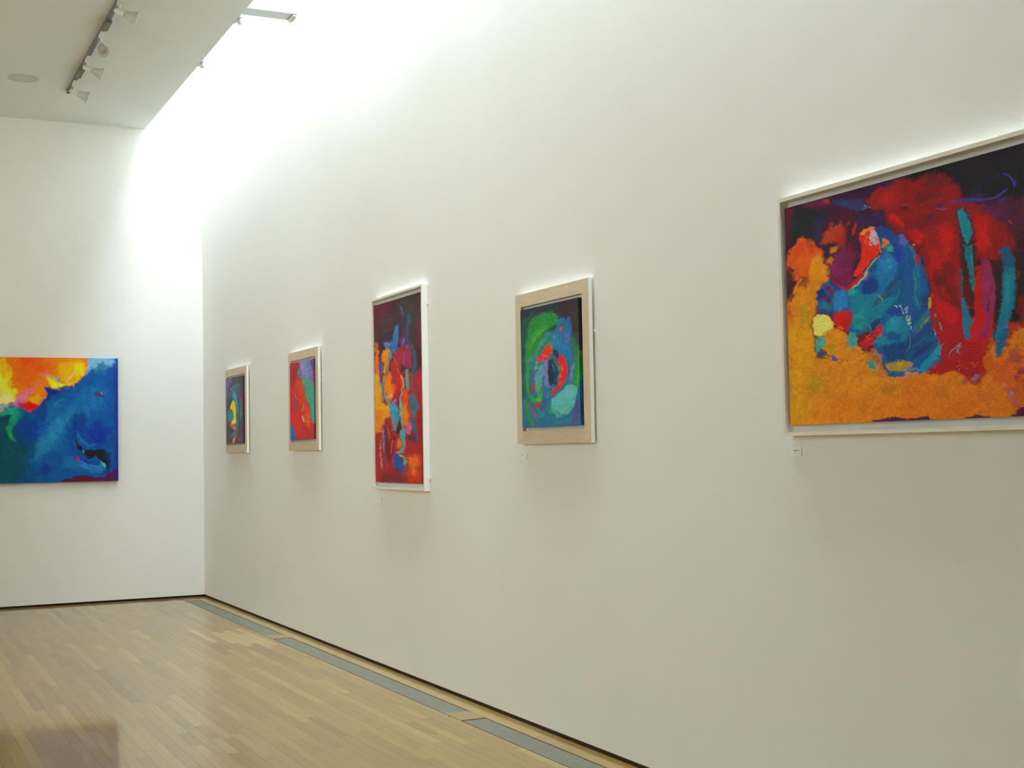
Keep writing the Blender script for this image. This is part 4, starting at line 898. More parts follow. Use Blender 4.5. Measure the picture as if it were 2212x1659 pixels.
ART_GREEN = (127.0, 268.0, """
p 26323a 0 5.42 2.71 1 -11.4 -44.2 143.7 -6.6 142 147.3 -14.6 126.8
p 28688c 0 4.67 2.8 1 -14.8 137.7 146.6 157.7 145.2 282.7 -17.4 277.3
p 2c7478 0 3.62 2.26 1 7.2 44.7 126.1 75.6 125.2 153.8 5.5 138.9
p 3c222c 0 5.42 3.62 0.8 87.1 -2.6 132 -0.9 130.6 119.7 117.3 100.2 109.1 63.7 92 30.4
p 2c3030 0 5.42 3.62 0.8 113.4 -3.5 132 -0.9 131.2 67.9 112.7 55.7
p 401830 0 2.26 1.81 0.8 -1 -2.1 7.9 -0.2 4.2 44.2 -1.8 43
p 1f4a48 0 4.07 2.71 1 2.5 25 17.6 14.9 29.3 13.7 17.2 37.2 12.4 83.2 7.7 129.7 -0.4 128.6
p 245850 0 3.27 2.34 1 0.5 105.2 10.8 106.8 7.9 160.1 11.3 199.6 4.9 208.9 -0.1 198.7
p 2a7c3c 0 3.16 2.53 1 14.7 64.9 17.1 41.9 29.1 24.7 48.3 15.8 70.6 18.7 84.8 32.5 86.5 45.3 73.8 50 64.5 55.4 55.1 62.8 45.4 79.4 33.7 96 25.5 122.7 9.8 120.5
s 2a8c3c 8.14 2.35 1.81 0.8 74.1 23.1 79.5 31.4 83.8 41.2
s 338c34 9.94 2.71 1.81 1 18.7 121.7 22.3 84.8 31.3 64 45.9 51.9 64.6 48.2
s 56a028 3.98 1.63 1.45 0.8 28.2 79.3 36.1 64.9 49.6 54.5 60.9 50.2
s 1f6844 1.99 0.9 1.27 0.7 34.4 51.7 46 42.8 61 42.1 73.8 48.2
s 1c5c3c 1.45 0.72 1.08 0.7 33.1 77.3 39.9 67.4 53.3 60.6
s 6aa838 1.45 0.72 1.08 0.8 38 70.8 45.6 66.6
s 3c9460 6.33 2.35 1.45 0.8 33.4 114.5 41.5 88 53.1 73.4
p 3c88a4 0 2.71 1.81 0.8 58.9 60.7 66.3 61.2 64.3 71.7 54.8 81 47.2 88.9 51.1 76.7
s 1c6448 1.63 0.9 0.9 0.7 71.4 24.3 77.6 34.6 81.1 42.4
s 348c3c 6.54 1.87 1.31 1 15.9 108.5 15.4 141.4 14.9 170.6 18.5 193.4
s 4ca03c 2.24 0.93 0.93 0.6 12.3 141.1 12.3 170.4 17.4 198.2
s 2f9430 4.67 1.31 1.31 1 17.5 192.3 25.4 208.6 33.2 222.8 39.9 236.7
p 3c7c9c 0 4.2 2.34 0.75 20 109.1 35 111.2 30.5 143.3 26.3 152.5 20.6 132.4
p 2c8434 0 1.31 1.31 1 5 205 9.1 205.3 13.9 229.2 22.7 249.3 29.5 263.3 21.4 264.9 13.5 248.8 6.7 224.8
p 5c6484 0 2.8 1.49 1 10.2 204.4 17.2 210.9 25.1 226.1 34.9 240.3 40.7 248.3 30.7 252.7 18.9 234.4 12 217.3
p 2c6ca4 0 1.99 1.81 1 76.3 60.3 82.9 44.6 90.2 33.6 99 35.4 100.6 44.5 106 35 110.3 37.7 111.7 64.2 111.5 81.7 115.3 117.4 116.8 135.2 90.6 131.6 82.1 103.5 71.3 92.8 73.4 73.3
p 2a5ca0 0 1.63 1.45 0.8 106 38.5 111.2 38.7 111.6 73 107.3 72.2 102.2 55.4
p 3c5864 0 2.26 1.63 0.85 86.5 45.3 100.6 44.5 100.5 58.6 91.6 60.5 86.3 59.5
d c04828 1.08 2.71 50 0.8 a1 86.3 54.1 94.3 54.8 92.5 62.4 87.1 65
d a83c30 1.08 2.35 30 0.7 a1.2 85.3 61.1 93.4 59 90.6 71 86.1 68.4
d 5c9c54 0.81 1.99 16 0.8 a1 87.2 55.2 97 57 90.6 67.4
d b83850 1.45 3.25 26 0.7 a1.2 98.6 67.1 108.1 77.6 107.9 88.1 100 93 96.6 83.6
p 2f88b8 0 2.71 1.81 0.7 73.4 73.3 82.6 67.7 91.3 85.3 86.7 95.3 73.2 90.4
p 2c7cac 0 2.71 1.81 0.7 84 94.8 106.9 96.8 111.9 112.5 98 113.1 87.4 107.9
p 60a030 0 0.81 0.81 1 75.3 70 77.5 72.2 77 77.5 74.3 72.5
p 78a04c 0 0.9 0.72 1 69.5 88.9 72.2 91.1 71.2 99.1 67.6 95.8
p 60803c 0 1.81 1.27 0.8 56.6 88.6 66.9 80.3 71.4 86.5 68.6 92.3 62.1 91.3
p 306c4c 0 2.26 1.63 1 110.6 79.8 117.5 82.8 126.6 106.1 127.9 136.7 116.8 135.2 112 108.2
s 5c9c3c 1.08 0.54 0.72 0.7 126.3 95.6 126.8 119.2 127.1 136.6
p 2c8440 0 1.87 1.49 1 116.6 123.1 128.9 124.9 127.6 155.3 123.8 182 120.1 194.3 114.1 181 115.2 162.9 118.1 145.1
p 3c9c30 0 1.87 1.31 0.8 123.2 154.8 128.5 157.2 125.6 178.6 121.9 190.9 117.7 177.7
p d83820 0 1.27 1.45 1 58.4 89.8 66.8 90.2 71.2 100 71.1 105.4 63.6 115.2 59.8 123.6 37.2 120.5 45 106.9 52.7 95.3
p c8283c 0 1.27 1.27 0.6 48.8 109.3 60 107.3 65.5 111.8 59.8 121.9 46.7 120.1
d b88cc0 1.27 3.25 60 0.7 a1.1 48.8 107.5 63.6 113.4 59.8 123.6 46.7 121.8
p d0383c 0 1.31 1.31 1 39 111.8 62.3 115.2 56.4 121.9 48.6 124.6 38.8 124.2
s 5c2060 1.49 0.75 0.93 0.7 60.3 115.9 55.4 121.8
p 2c2858 0 1.81 1.45 1 71.2 97.3 78.5 101.1 85.5 113 83.6 123.5 78.2 120.9 72.9 109.3
p c0283c 0 1.27 1.08 1 87.3 113.3 91.8 112.1 97.8 123.7 99.5 132.8 83.5 130.6 83.6 119.9
p d02c30 0 1.31 1.31 1 84.8 118.5 96.8 120.2 102 139.3 102.7 154.1 98.9 168.3 91.4 180.5 80.1 192.4 72.5 197.3 66.7 202.5 67.8 193.1 74.5 186.2 82.1 179.5 85 174.2 83.3 164.7 88 159.7 88.2 141.2
p e07018 0 1.49 1.12 0.9 89.2 139.5 92.8 141.8 93.6 150.2 90 149.8
p e04820 0 1.49 1.12 0.8 85.1 167.7 89.6 172.9 87.7 180.1 84 179.7
d a03858 1.31 3.18 60 0.7 a1 66.9 187.4 80.2 181.2 81.9 192.6 69.6 202.7
s a0a8c0 0.93 0.37 0.93 0.8 84.6 138.9 86.3 150.2 88.4 165.3
s 7c2c50 4.67 1.68 1.49 0.8 78.3 119.4 80 132.7 80.7 147.7
p 1c3c58 0 1.68 1.31 1 62.1 124.6 71.7 120.3 75.3 130.2 80.8 140.2 82.3 164.6 79.3 179.2 72.8 176.7 65.1 179.7 61.5 167.9 59.9 147
p 142c38 0 1.49 1.31 0.9 63.9 136.1 69.6 131.3 71.3 148.4 72.9 167.3 70.9 176.5 65.2 172.1 61.7 152.8
s 3c8cac 2.05 0.93 1.31 0.8 70.6 131.4 72.3 141 75 150.7
p 7c78b8 0 1.68 1.31 1 51.5 123.1 60.2 125.3 59.9 141.3 60.7 156.5 61.4 171.7 67 181.7 59.3 184.7 51.7 176.4 52.9 161.3 50.1 149.6 54.2 136.8
p 5c90b0 0 2.05 1.68 1 40.6 133.1 52.4 129.9 52.1 146 46 162.4 36.1 169 30.2 160.6 33.4 147.5
p 4c9c94 0 2.05 1.68 1 32.2 160.9 46.1 158.6 47.8 174.1 41.7 188.8 35.6 197.8 33.8 182.2 30 172.2
p 7cac64 0 0.93 0.93 0.7 34.8 120.8 37.8 121.2 36.6 136.4 31.5 143.4 30.6 139.5
s b83420 1.31 0.56 1.12 0.8 36.5 138.3 32.4 147.4 29.2 160.5 25.9 175.7
p b03424 0 0.93 1.12 1 23.9 175.4 29.1 168.2 31.9 176.3 29.9 181.9 27.7 190.4 24.7 189.1
d b03424 1.12 2.8 30 0.7 a1.4 24 173.5 33 174.4 33.6 197.7 25.7 191.1
d b84c30 0.93 2.05 50 0.8 a1.2 44.9 173.8 50.7 174.4 49.2 208.6 45.3 208.3
p 3c9c38 0 1.49 1.31 1 34.5 203.5 39.7 190.5 45.7 185.3 47.4 198.9 45.3 210.2 37.3 214.4 29.4 211.8 21.5 200.5 23.6 192.9 29.5 201.2
p 44ac2c 0 1.68 1.12 0.8 33.5 205.4 41.5 200.3 45.4 204.4 41.3 212.7 34.4 212.2
p b03038 0 0.84 0.93 1 25.3 212.5 32.3 215.9 38.2 219.3 45.3 211.1 49.2 209.5 45.1 219.8 39.1 226.1 34.2 224.8 28.2 218.5
p 282c50 0 1.31 1.12 0.7 49.3 204.8 52.2 205 51.1 213.5 47.2 215.1
p 2c68a4 0 2.8 1.87 1 51.6 178.3 63.1 187 64.6 213.6 58.7 222.7 51.1 212.6 50.4 193.4
d 5c9cc8 1.12 3.74 50 0.6 a1.2 51.6 178.3 63.1 187 60.8 213.3 51.3 203
p 7c80c0 0 2.34 1.49 0.7 108.3 143.8 115.5 135.7 114.3 164.6 111.4 177.1 106.1 172.8
p 2c508c 0 1.49 1.31 0.8 102.1 128.4 106.6 129 108 162.1 103.5 161.5
p 3a7c98 0 1.68 1.31 0.8 100.6 175.9 108 165.7 111.4 177.1 109.5 187.8 100.5 183.3
p 5cacb0 0 1.68 1.68 1 66.6 209.1 78 203.4 89.4 191.4 100.5 181.4 111.4 182.5 120.2 190.7 121.8 200 118.1 214.2 114.4 228.5 105.2 240.8 96 244.8 86.8 243.4 75.7 233.3 67.4 221.4
p 58a894 0 3.74 2.34 0.8 68.4 213.9 74 223.8 79.4 239.2 88.6 247.2 79.3 250.4 71.9 240.6 64.4 227.8
p 6ca878 0 2.8 1.87 0.6 92.5 232.5 100 225.6 103.5 233.3 99.7 241.4 92.4 241.8
p 74b8c4 0 4.67 2.8 0.5 98.6 188.6 111.2 193.5 109.2 208 96.5 206.9
s 9cc8c8 0.84 0.37 0.56 0.8 119 210.6 115.3 224.9 109.8 234.6
s b8dcd8 0.84 0.47 0.93 0.7 66.6 208.1 76.2 201.4 83.8 194.6
d 2c6870 1.12 3.18 36 0.7 a0.9 93.2 182.5 104.4 165.3 106.1 171 95 188.2
d 28505c 1.12 3.18 30 0.7 a0.8 64.8 200.4 78.2 196 76.1 207 66.6 206.2
p 4c4484 0 2.8 2.05 0.75 119.9 210.7 126 214.8 126.6 240.3 119.3 261.7 104.9 261 110.6 244.8 117.9 226.9
p 44346c 0 1.31 1.12 0.7 119 211.5 121.7 211.8 118.9 223.4 117.1 221.4
p 4a4c8c 0 2.34 1.68 0.7 43.1 220.6 52.9 220.3 52.7 235.6 44.9 231.3
p 3494a4 0 2.8 1.87 0.5 41 231 52.7 235.6 48.6 248.8 38.8 246.3
p 2c8c78 0 2.8 1.87 0.7 58.7 220.8 67.3 229 67.1 242.2 58.5 237.9
d 6090c0 1.12 5.6 50 0.35 a1.6 73.6 248.2 110.5 250.3 110.3 265 73.4 265.2
s 7c1c28 1.12 0.37 0.93 1 7 265.8 17.3 265.7 24.5 265 29.5 266.2
s 8c2020 1.31 0.37 0.75 1 21.4 264.9 28.5 267.1
s 30203c 0.75 0.28 0.75 0.9 40.4 266.9 48.3 266.5
""")
ART_SWAN = (39.0, 142.0, """
p 45404c 0 3.07 2.05 1 -9.2 -23.2 52.4 -8.4 49.8 153.5 -11.9 154.1
p 6c5c8c 0 2.46 1.84 1 -0.4 -1 16.1 -1.6 10.5 8.6 4.7 27.5 3.3 47.2 -0 46.7
p 504878 0 2.46 1.84 0.7 0.1 38.3 5.6 39.1 3.1 59.8 0.3 59.4
p 3c4044 0 3.07 2.05 1 14.9 1.3 38.9 0.3 38.3 38.2 33.3 35.4 26.4 15.9 12.6 15.3 7 22.6
p 3c6c74 0 2.56 1.84 0.7 9.2 23 15.8 17 26.4 13.9 31.4 20.9 29.1 36.7 23 27.5 14.5 30.2 12.2 40.2 7.8 39.5
p 4c8c78 0 1.64 1.23 0.8 11.4 21.3 16.8 21.3 14.5 28.1 11.3 29.6
p 54507c 0 2.56 1.84 0.7 20 21.9 31.4 20.9 33.1 47.4 26.9 48.5 22.9 33.7
p 34587c 0 2.56 1.84 0.6 4.7 28.5 14.5 28.1 14.3 44.6 7.7 47.8 4.5 43.2
p 4890b8 0 1.23 1.23 1 15.6 30.4 22 29.4 23.9 42 26.8 56.7 28.6 73.1 25.3 86.9 24.4 72.6 19.5 49.5 14.3 40.5
p 406880 0 1.64 1.43 0.9 24.5 66.5 29.7 69.2 30.4 87.4 26.2 95.1
p 3c7c80 0 1.43 1.43 1 2.9 70.3 10.7 67 17 75.9 16.8 90.3 12.4 98.2 7 93.6 2.7 82.8
p 328c98 0 1.02 1.02 0.8 10.6 71.1 15.9 75.8 15.7 90.2 11.3 96.1 8.7 87.5
p 34504c 0 1.23 1.02 0.8 12.8 69.3 17.1 70.8 18 81.2 15.8 84
p e0c830 0 0.82 0.92 1 9.6 64.8 12 54.7 15.3 47.9 19.5 51.6 22.5 64.2 22.8 76.5 23.1 92.9 21.9 99.9 13.4 101.4 11.3 98.1 15.7 90.2 18 82.2 16 71.7 12.8 67.2
p d8942c 0 0.72 0.82 1 9.1 64.7 11.3 62.9 11.8 67.1 9.6 68.9
p d87828 0 0.82 0.82 0.9 8 97.9 13.4 100.3 15.4 108.7 11.1 107.4
p e09830 0 0.72 0.82 1 14.4 102.5 20.9 99.8 20.7 110 17.5 113.9 15.4 109.7
p 984018 0 0.72 0.82 0.9 16.1 102.6 19.8 100.8 18 110.9 15.9 109.8
p 40888c 0 1.43 1.23 1 23.1 92.9 28.3 91.3 27 107.3 22.7 117.3 17.3 127.3 9.7 129.1 16.3 119 22.8 107.1
p 50709c 0 1.23 1.02 0.7 15.3 116.9 21.7 116.2 18.3 126.3 11.9 127.1
p 3c8070 0 1.43 1.23 0.9 32 51.3 36.2 43.9 36.6 78 32.3 99.6 31.4 87.5
p 70283c 0 1.23 1.02 0.8 35.2 39.7 40.3 38.6 38.6 78.2 36.5 87.9
p 602c40 0 1.02 0.82 0.6 29.9 57.1 32.4 57.4 31.4 87.5 28.9 87.3
p e08030 0 0.72 0.82 1 24.8 115.3 25.2 121.4 21.4 130.4 17 141.6 12.2 141.6 14 133.3 20.4 127.4
p d8b040 0 0.61 0.61 0.8 16.1 131.3 20.4 127.4 17.1 136.5 13.9 137.5
p 5c4054 0 3.07 2.05 0.8 26 107.3 38.3 98.1 37.7 139.8 21.3 139.6
p 4c4448 0 3.07 2.05 0.8 0.4 90 8 101 8.8 116.6 10.8 127.1 7.4 140.5 -0.4 140.4
p 74403c 0 1.23 1.02 0.6 2.7 88.1 7 95.7 7.9 103.1 3.6 98.6
p 584878 0 1.64 1.23 0.6 8.7 124.9 15.1 127.2 12.9 133.3 8.6 132.2
""")
ART_REDTEAL = (52.0, 170.0, """
p b83030 0 1.48 1.24 1 -13 -30 70.3 -10.2 66.1 185.4 -16.2 183.9
p a02c38 0 4.95 3.09 1 -0.9 -1.2 21.8 1.1 17.4 28 10.3 57.1 0.9 55.7
p d04420 0 4.33 2.72 0.9 18.6 37 27.6 42.3 33.5 68 38.1 90.7 42.6 117.9 46 132.6 37 148.9 28.6 128.8 20.2 91 13 52.5
p cc3030 0 3.71 2.47 0.7 1.9 76.2 17.6 90.7 29.7 135 24.1 165.2 11.3 152.4 1.1 126.7
p d8601c 0 2.47 1.73 0.8 37.7 115 42.7 113 46 133.8 39.5 146.6 36.1 133.1
p 7884c0 0 1.24 1.24 1 20.6 -1.7 39.9 -0.1 52.3 -1 51.1 58.4 42.6 52.2 30.2 39 25.4 19.4
p 7070b0 0 3.09 1.85 0.7 38.6 -0.3 52.3 0.2 51.2 56 43.9 52.4 39.5 19.7
p 6c2c68 0 1.73 1.24 0.8 44.8 3.5 52.3 1.4 51.6 36.7 48.2 21.4
p a86098 0 1.73 1.24 0.6 37.3 0.6 41.1 1.4 40.9 10.1 38.4 8.3
p 489884 0 2.72 1.73 1 27.7 33.6 42.9 38.8 47.5 57.9 54.8 59 53.2 135.5 49.6 135.3 46.2 123 42.8 104.6 38.1 89.5 32.1 72.7 29.9 55.1
p 4ca09c 0 2.47 1.73 0.7 40.7 88.6 54.1 95 53.4 128.4 48.5 130.4 44 110.8
p 3c7c90 0 1.11 1.11 1 18.2 20.5 22.3 13.8 25.3 23.2 26.5 33.4 25.1 39.4 18.7 32
s 483058 1.11 0.49 0.74 0.8 18.1 28.1 21.2 37.4 26.3 44.6
s 401c30 0.99 0.49 0.99 0.5 20.3 10.8 16.8 24.1
s 702038 0.99 0.49 1.24 0.8 30 50.2 31.7 62.8 33.3 77.8 38.1 89.5 44 105.9 47.4 125.5 49.6 135.3
p 604878 0 0.99 0.99 1 11.2 81.2 15.1 84.2 18.8 98.3 21.8 109.8 17.4 104.4 13 92.7
s b0a0b8 1.11 0.49 0.74 1 10.8 66.6 12.6 75.1 15.8 81.8
s c8a8b0 0.99 0.37 0.74 0.8 31.1 92.3 29.6 104.4 27.6 111.6
p c8c0d0 0 0.74 0.87 1 25.6 117.6 28.1 120.2 30.5 126.6 31.7 131.5 29.2 131.3 26.7 125
s c89098 0.87 0.37 0.62 0.8 30.7 118 31.8 126.7 34.2 134.1
p 3468a0 0 0.99 0.99 1 -1.1 132.8 4.9 137 8.8 147.3 13.6 169.8 -2.4 171.7
p 345088 0 1.48 0.99 0.7 0.5 161.8 11.1 162.3 13.6 172.2 0.3 171.8
p 784858 0 1.48 1.48 0.8 39.5 147.8 45.6 150.6 51.5 159.2 51.5 162.8 43.1 155.2
p 5878a0 0 0.87 0.74 0.8 47.3 129.1 50.8 135.4 48.4 136.4
""")
def canvas_mesh(name, art, w, h, depth, step, seed, parent, place, gain=PAINT_GAIN, side=.5, ragged=1.0):
    """stretched canvas: finely gridded painted face with slight impasto, painted sides; place(u, v, out) -> point"""
    nx, ny = int(w / step) + 1, int(h / step) + 1
    rgb, hg = paint_sheet(art, nx, ny, seed, ragged)
    grey = rgb.mean(-1, keepdims=True)
    rgb = np.clip((grey + 1.07 * (rgb - grey)) * gain, .003, .9)
    u = np.linspace(0, w, nx); v = np.linspace(h, 0, ny)
    U, V = np.meshgrid(u, v)
    R = np.clip(hg - hg.mean(), -1.2, 1.8) * .0005
    R[0] = R[-1] = 0; R[:, 0] = R[:, -1] = 0
    pts = place(U.ravel(), V.ravel(), (depth + R).ravel())
    idx = np.arange(nx * ny).reshape(ny, nx)
    q = np.stack([idx[:-1, :-1], idx[1:, :-1], idx[1:, 1:], idx[:-1, 1:]], -1).reshape(-1, 4)
    colr = rgb.reshape(-1, 3)
    # sides
    ring = np.concatenate([idx[0, :-1], idx[:-1, -1], idx[-1, :0:-1], idx[:0:-1, 0]])
    n0 = nx * ny; nr = len(ring)
    uf, vf = U.ravel()[ring], V.ravel()[ring]
    front2 = place(uf, vf, np.full(nr, depth)); back = place(uf, vf, np.zeros(nr))
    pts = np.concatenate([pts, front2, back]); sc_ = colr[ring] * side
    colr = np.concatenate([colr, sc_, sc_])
    k = np.arange(nr); k2 = (k + 1) % nr
    sidef = np.stack([n0 + k, n0 + k2, n0 + nr + k2, n0 + nr + k], -1)
    faces = np.concatenate([q, sidef])
    me = bpy.data.meshes.new(name)
    me.vertices.add(len(pts)); me.vertices.foreach_set('co', pts.astype(np.float32).ravel())
    me.loops.add(faces.size); me.loops.foreach_set('vertex_index', faces.astype(np.int32).ravel())
    me.polygons.add(len(faces)); me.polygons.foreach_set('loop_start', np.arange(0, faces.size, 4, dtype=np.int32))
    me.polygons.foreach_set('use_smooth', np.concatenate([np.ones(len(q), bool), np.zeros(nr, bool)]))
    me.update(calc_edges=True)
    ca = me.color_attributes.new('pigment', 'FLOAT_COLOR', 'POINT')
    rgba = np.concatenate([colr, np.ones((len(colr), 1))], 1).astype(np.float32)
    ca.data.foreach_set('color', rgba.ravel())
    me.materials.append(M_PAINT); me.validate()
    o = bpy.data.objects.new(name, me); col.objects.link(o); o.parent = parent
    return o

def on_right(yl, zb):
    """sheet on the right wall: u runs from far (left in view) towards the viewer"""
    return lambda u, v, d: np.stack([-d, yl - u, v + zb], -1)

def frame_rails(t, w, h, rail, x_in, x_out, mats):
    """four mitred rails; local origin at bottom centre on the wall; u = -y"""
    H2 = w / 2; mh, mv = mats
    def rail_solid(outer, inner):
        c = []
        for X in (x_in, x_out):
            c += [(-X, outer[0][0], outer[0][1]), (-X, outer[1][0], outer[1][1]), (-X, inner[1][0], inner[1][1]), (-X, inner[0][0], inner[0][1])]
        return c
    o4 = [(H2, 0), (-H2, 0), (-H2, h), (H2, h)]; r = rail
    i4 = [(H2 - r, r), (-H2 + r, r), (-H2 + r, h - r), (H2 - r, h - r)]
    for a, b, m_ in ((0, 1, mh), (1, 2, mv), (2, 3, mh), (3, 0, mv)):
        mb = MB(); s = rail_solid((o4[a], o4[b]), (i4[a], i4[b]))
        # faces: back, front, outer side (white), mitre, inner side, mitre
        mb.quad_solid(s, mats=[1, 0, 1, 0, 1 if r < .03 else 0, 0])
        mb.build('frame_rail', [m_, M_EDGE], t)

def mirror_plate(t, y, z, axis):
    mb = MB()
    if axis == 'side': mb.box(-.006, -.001, y - .018, y, z - .009, z + .009); mb.lathe((-.006, y - .010, z), (-1, 0, 0), [(0, .005), (.003, .004)], 10)
    else: mb.box(-.006, -.001, y - .009, y + .009, z, z + .018); mb.lathe((-.006, y, z + .010), (-1, 0, 0), [(0, .005), (.003, .004)], 10)
    tag(mb.build('mirror_plate', M_WHITE, t), 'small white fixing plate on the frame edge')

def framed(name, label, yc, zb, w, h, rail, gap, gapz, art, step, seed, style, plates=(), group='framed paintings on the right wall', out=.046):
    t = empty(name, (0, yc, zb), label, 'painting', group)
    mats = (M_OAK_H, M_OAK_V) if style == 'oak' else (M_LIME_H, M_LIME_V)
    if style == 'oak':
        frame_rails(t, w, h, rail, .012, .034, mats)
        mb = MB(); e = .03; H2 = w / 2 - e
        for a in ((-H2, H2, e, e + .02), (-H2, H2, h - e - .02, h - e), (-H2, -H2 + .02, e + .02, h - e - .02), (H2 - .02, H2, e + .02, h - e - .02)):
            mb.box(-.012, -.0005, a[0], a[1], a[2], a[3])
        mb.build('batten', M_CARDEDGE, t)
        mb = MB(); mb.box(-.0118, -.004, -w / 2 + .052, w / 2 - .052, .052, h - .052); mb.build('backing_board', M_BACKING, t)
        back = .012
    else:
        frame_rails(t, w, h, rail, .0015, .046, mats)
        mb = MB(); mb.box(-.010, -.002, -w / 2 + rail, w / 2 - rail, rail, h - rail); mb.build('backing_board', M_BACKING, t)
        back = .0105
    cw, ch = w - 2 * (rail + gap), h - 2 * (rail + gapz)
    pl = on_right(cw / 2, rail + gapz)
    canvas_mesh('canvas', art, cw, ch, out - back, step, seed, t, lambda u, v, d: pl(u, v, d + back))
    for y, z, ax in plates: mirror_plate(t, y - yc if ax == 'top' else -w / 2, z - zb, ax)
    return t

framed('framed_painting', 'small painting with yellow streak on grey-blue, pale wood frame, nearest the room corner', 13.814, 1.622, .894, .879, .075, .018, .021, ART_SWAN, .0045, 11, 'oak')
framed('framed_painting', 'small painting split diagonally into scarlet and turquoise, in a pale wood frame', 11.437, 1.629, .894, .879, .075, .018, .021, ART_REDTEAL, .004, 12, 'oak', plates=((0, 2.22, 'side'),))
framed('framed_painting', 'tall narrow-looking portrait painting of flame colours and blues in a thin white frame', 9.098, 1.329, 1.018, 1.423, .016, .02, .034, ART_FLAMES, .0034, 13, 'lime', plates=((0, 2.62, 'side'), (0, 1.42, 'side')), out=.040)
framed('framed_painting', 'painting of green and blue swirl round a red ring, in a wide pale wood frame', 6.694, 1.632, .894, .876, .075, .018, .021, ART_GREEN, .0028, 14, 'oak', plates=((0, 2.225, 'side'),))
framed('framed_painting', 'largest painting, crouching blue shape on orange and red, thin white frame, cut by photo edge', 3.768, 1.637, 1.616, .993, .016, .024, .029, ART_BIG, .0019, 15, 'lime', plates=((4.27, 2.63, 'top'), (3.40, 2.63, 'top')), out=.040)

# unframed canvas on the end wall
t = empty('unframed_painting', (-1.906, LENGTH - .003, 1.338), 'unframed canvas of deep blue with orange and yellow cloud, on the end wall', 'painting')
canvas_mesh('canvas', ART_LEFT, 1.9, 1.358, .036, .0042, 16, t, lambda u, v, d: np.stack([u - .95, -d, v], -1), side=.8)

# ------------------------------------------------------------------ title cards
def title_card(yc, zc, w, h, lab, rows):
    t = empty('title_card', (0, yc, zc), lab, 'label', 'title cards under the paintings')
    mb = MB(); mb.box(-.0042, -.0006, -w / 2, w / 2, -h / 2, h / 2, mats=[1, 1, 1, 1, 1, 0])
    mb.build('card', [M_CARD, M_WHITE], t)
    mb = MB()
    for u0, u1, v0, v1 in rows:      # broken into letter-sized marks
        x = u0
        while x < u1 - .004:
            l = min(rng.uniform(.035, .06), u1 - x)
            mb.box(-.0046, -.0041, w / 2 - (x + l) * w, w / 2 - x * w, h / 2 - v1 * h, h / 2 - (v0 + rng.uniform(0, .03)) * h)
            x += l + .018
    mb.build('lettering', M_INK, t)['kind'] = 'stuff'
title_card(14.286, 1.5435, .080, .030, 'tiny white title card under the corner-most small painting', [(.3, .5, .25, .36), (.3, .55, .5, .58)])
title_card(11.888, 1.550, .074, .032, 'tiny white title card under the scarlet and turquoise painting', [(.25, .45, .25, .36), (.25, .6, .5, .58)])
title_card(9.593, 1.2515, .070, .030, 'tiny white title card under the tall flame-coloured painting', [(.25, .45, .25, .4), (.25, .6, .55, .63)])
title_card(7.122, 1.5605, .070, .033, 'small white title card under the green swirl painting', [(.22, .36, .2, .34), (.25, .34, .38, .5), (.62, .68, .66, .76)])
title_card(4.551, 1.5705, .066, .034, 'white title card with three lines of print under the largest painting',
           [(.18, .44, .26, .36), (.48, .84, .24, .34), (.38, .50, .42, .48), (.30, .38, .55, .62), (.44, .62, .55, .62), (.07, .13, .76, .84), (.82, .88, .74, .82)])

# ------------------------------------------------------------------ ceiling: track lights and round grille
TX = -1.655
t = empty('lighting_track', (TX, 11.5, CEIL), 'dark lighting track fixed to the ceiling, running towards the end wall', 'track')
mb = MB(); mb.box(-.017, .017, -2.4, 2.55, -.034, -.0005); mb.build('rail', M_TRACK, t, bevel=.003)
mb = MB(); mb.box(-.019, .019, 2.55, 2.565, -.036, -.0005); mb.build('end_cap', M_TROUGH, t)
for y, l in ((13.22, .30), (11.665, .26)):
    mb = MB(); mb.box(-.027, .027, y - 11.5 - l / 2, y - 11.5 + l / 2, -.062, -.034); mb.build('feed_box', M_TRACKBOX, t, bevel=.006)

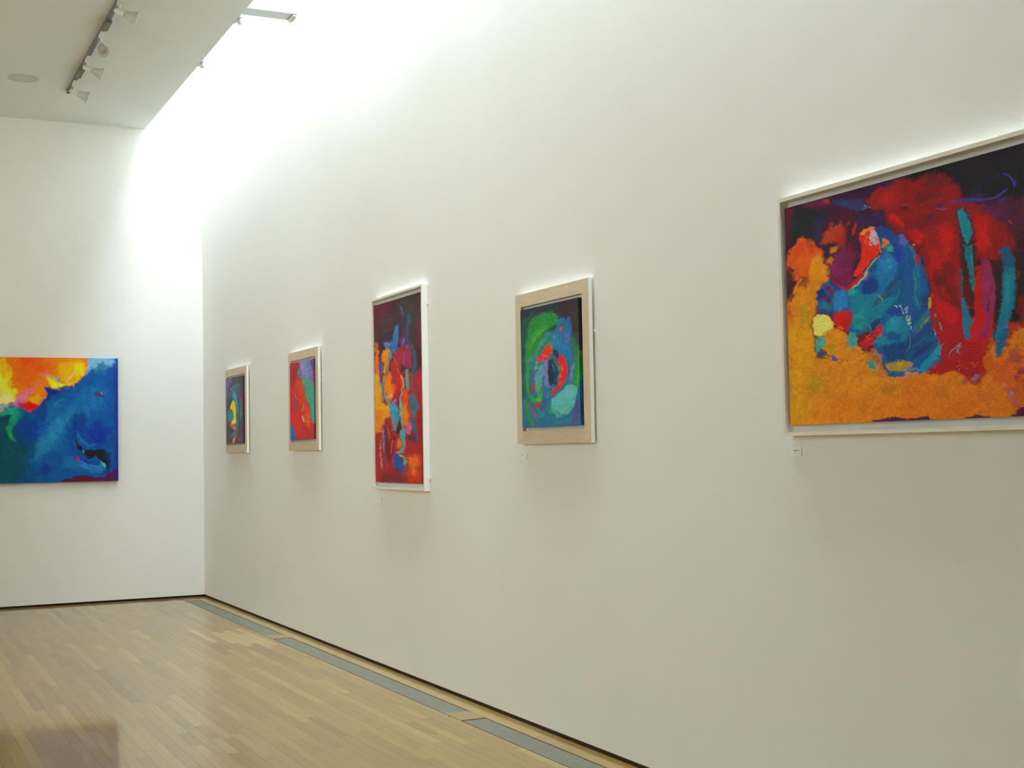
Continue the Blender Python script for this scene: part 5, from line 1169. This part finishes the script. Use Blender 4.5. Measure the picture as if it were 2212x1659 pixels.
def track_lamp(y, aim, lab):
    t = empty('track_spotlight', (TX, y, CEIL - .034), lab, 'spotlight', 'spotlights on the ceiling track')
    d = Vector(aim).normalized()
    mb = MB(); mb.box(-.018, .018, -.07, .07, -.034, -.0006); mb.build('adapter', M_LAMPBODY, t, bevel=.004)
    mb = MB(); mb.lathe((0, 0, -.034), (0, 0, -1), [(0, .009), (.05, .009)], 12)
    mb.lathe((0, 0, -.084), (0, 0, -1), [(0, .015), (.02, .015)], 14); mb.build('stem', M_LAMPBODY, t, smooth=True)
    p = Vector((0, 0, -.105))
    mb = MB(); mb.lathe(p - d * .05, d, [(0, .012), (.008, .022), (.07, .025), (.085, .022)], 20); mb.build('lamp_body', M_LAMPBODY, t, smooth=True)
    mb = MB(); mb.lathe(p + d * .035, d, [(0, .024), (.02, .032), (.06, .042), (.095, .058), (.098, .058), (.094, .050), (.055, .036), (.018, .026), (.0, .020)], 28, cap=False)
    mb.build('shade', M_SHADE, t, smooth=True)
    mb = MB(); mb.lathe(p + d * .07, d, [(0, .030), (.006, .036), (.010, .030)], 20); mb.build('lens', M_LENS, t, smooth=True)
    return t
track_lamp(13.60, (1, -.10, -.35), 'spotlight nearest the end wall, at the tip of the dark track')
track_lamp(12.72, (1, -.10, -.35), 'spotlight second from the end wall, turned to the right wall')
track_lamp(11.92, (-.10, -1, -.85), 'spotlight turned down towards the viewer, showing its round mouth')
track_lamp(10.98, (1, -.10, -.35), 'spotlight at the top edge of the photo, nearest the viewer')

t = empty('ceiling_speaker', (-2.115, 13.765, CEIL), 'flat round grey grille flush in the ceiling, left of the track', 'speaker')
mb = MB(); mb.lathe((0, 0, -.0005), (0, 0, -1), [(0, .142), (.006, .142), (.009, .134), (.009, .126), (.004, .126)], 48, cap=False); mb.build('rim', M_SPEAKER, t, smooth=False)
mb = MB(); mb.lathe((0, 0, -.0005), (0, 0, -1), [(0, .125), (.005, .125), (.006, .12)], 48); mb.build('grille', M_SPEAKER, t)

for y, lab in ((11.26, 'small pale spotlight tucked inside the roof slot beside the cross beam'), (12.68, 'small pale spotlight tucked inside the roof slot nearer the corner')):
    t = empty('slot_spotlight', (-SLOT, y, CEIL + .02), lab, 'spotlight', 'spotlights inside the roof slot')
    mb = MB(); mb.box(.0005, .028, -.10, .10, -.015, .02); mb.build('housing', M_LAMPBODY, t, bevel=.004)
    mb = MB(); mb.lathe((.022, -.04, -.012), (.15, .35, -1), [(0, .016), (.01, .020), (.045, .024), (.05, .020)], 18); mb.build('lamp_head', M_SHADE, t, smooth=True)
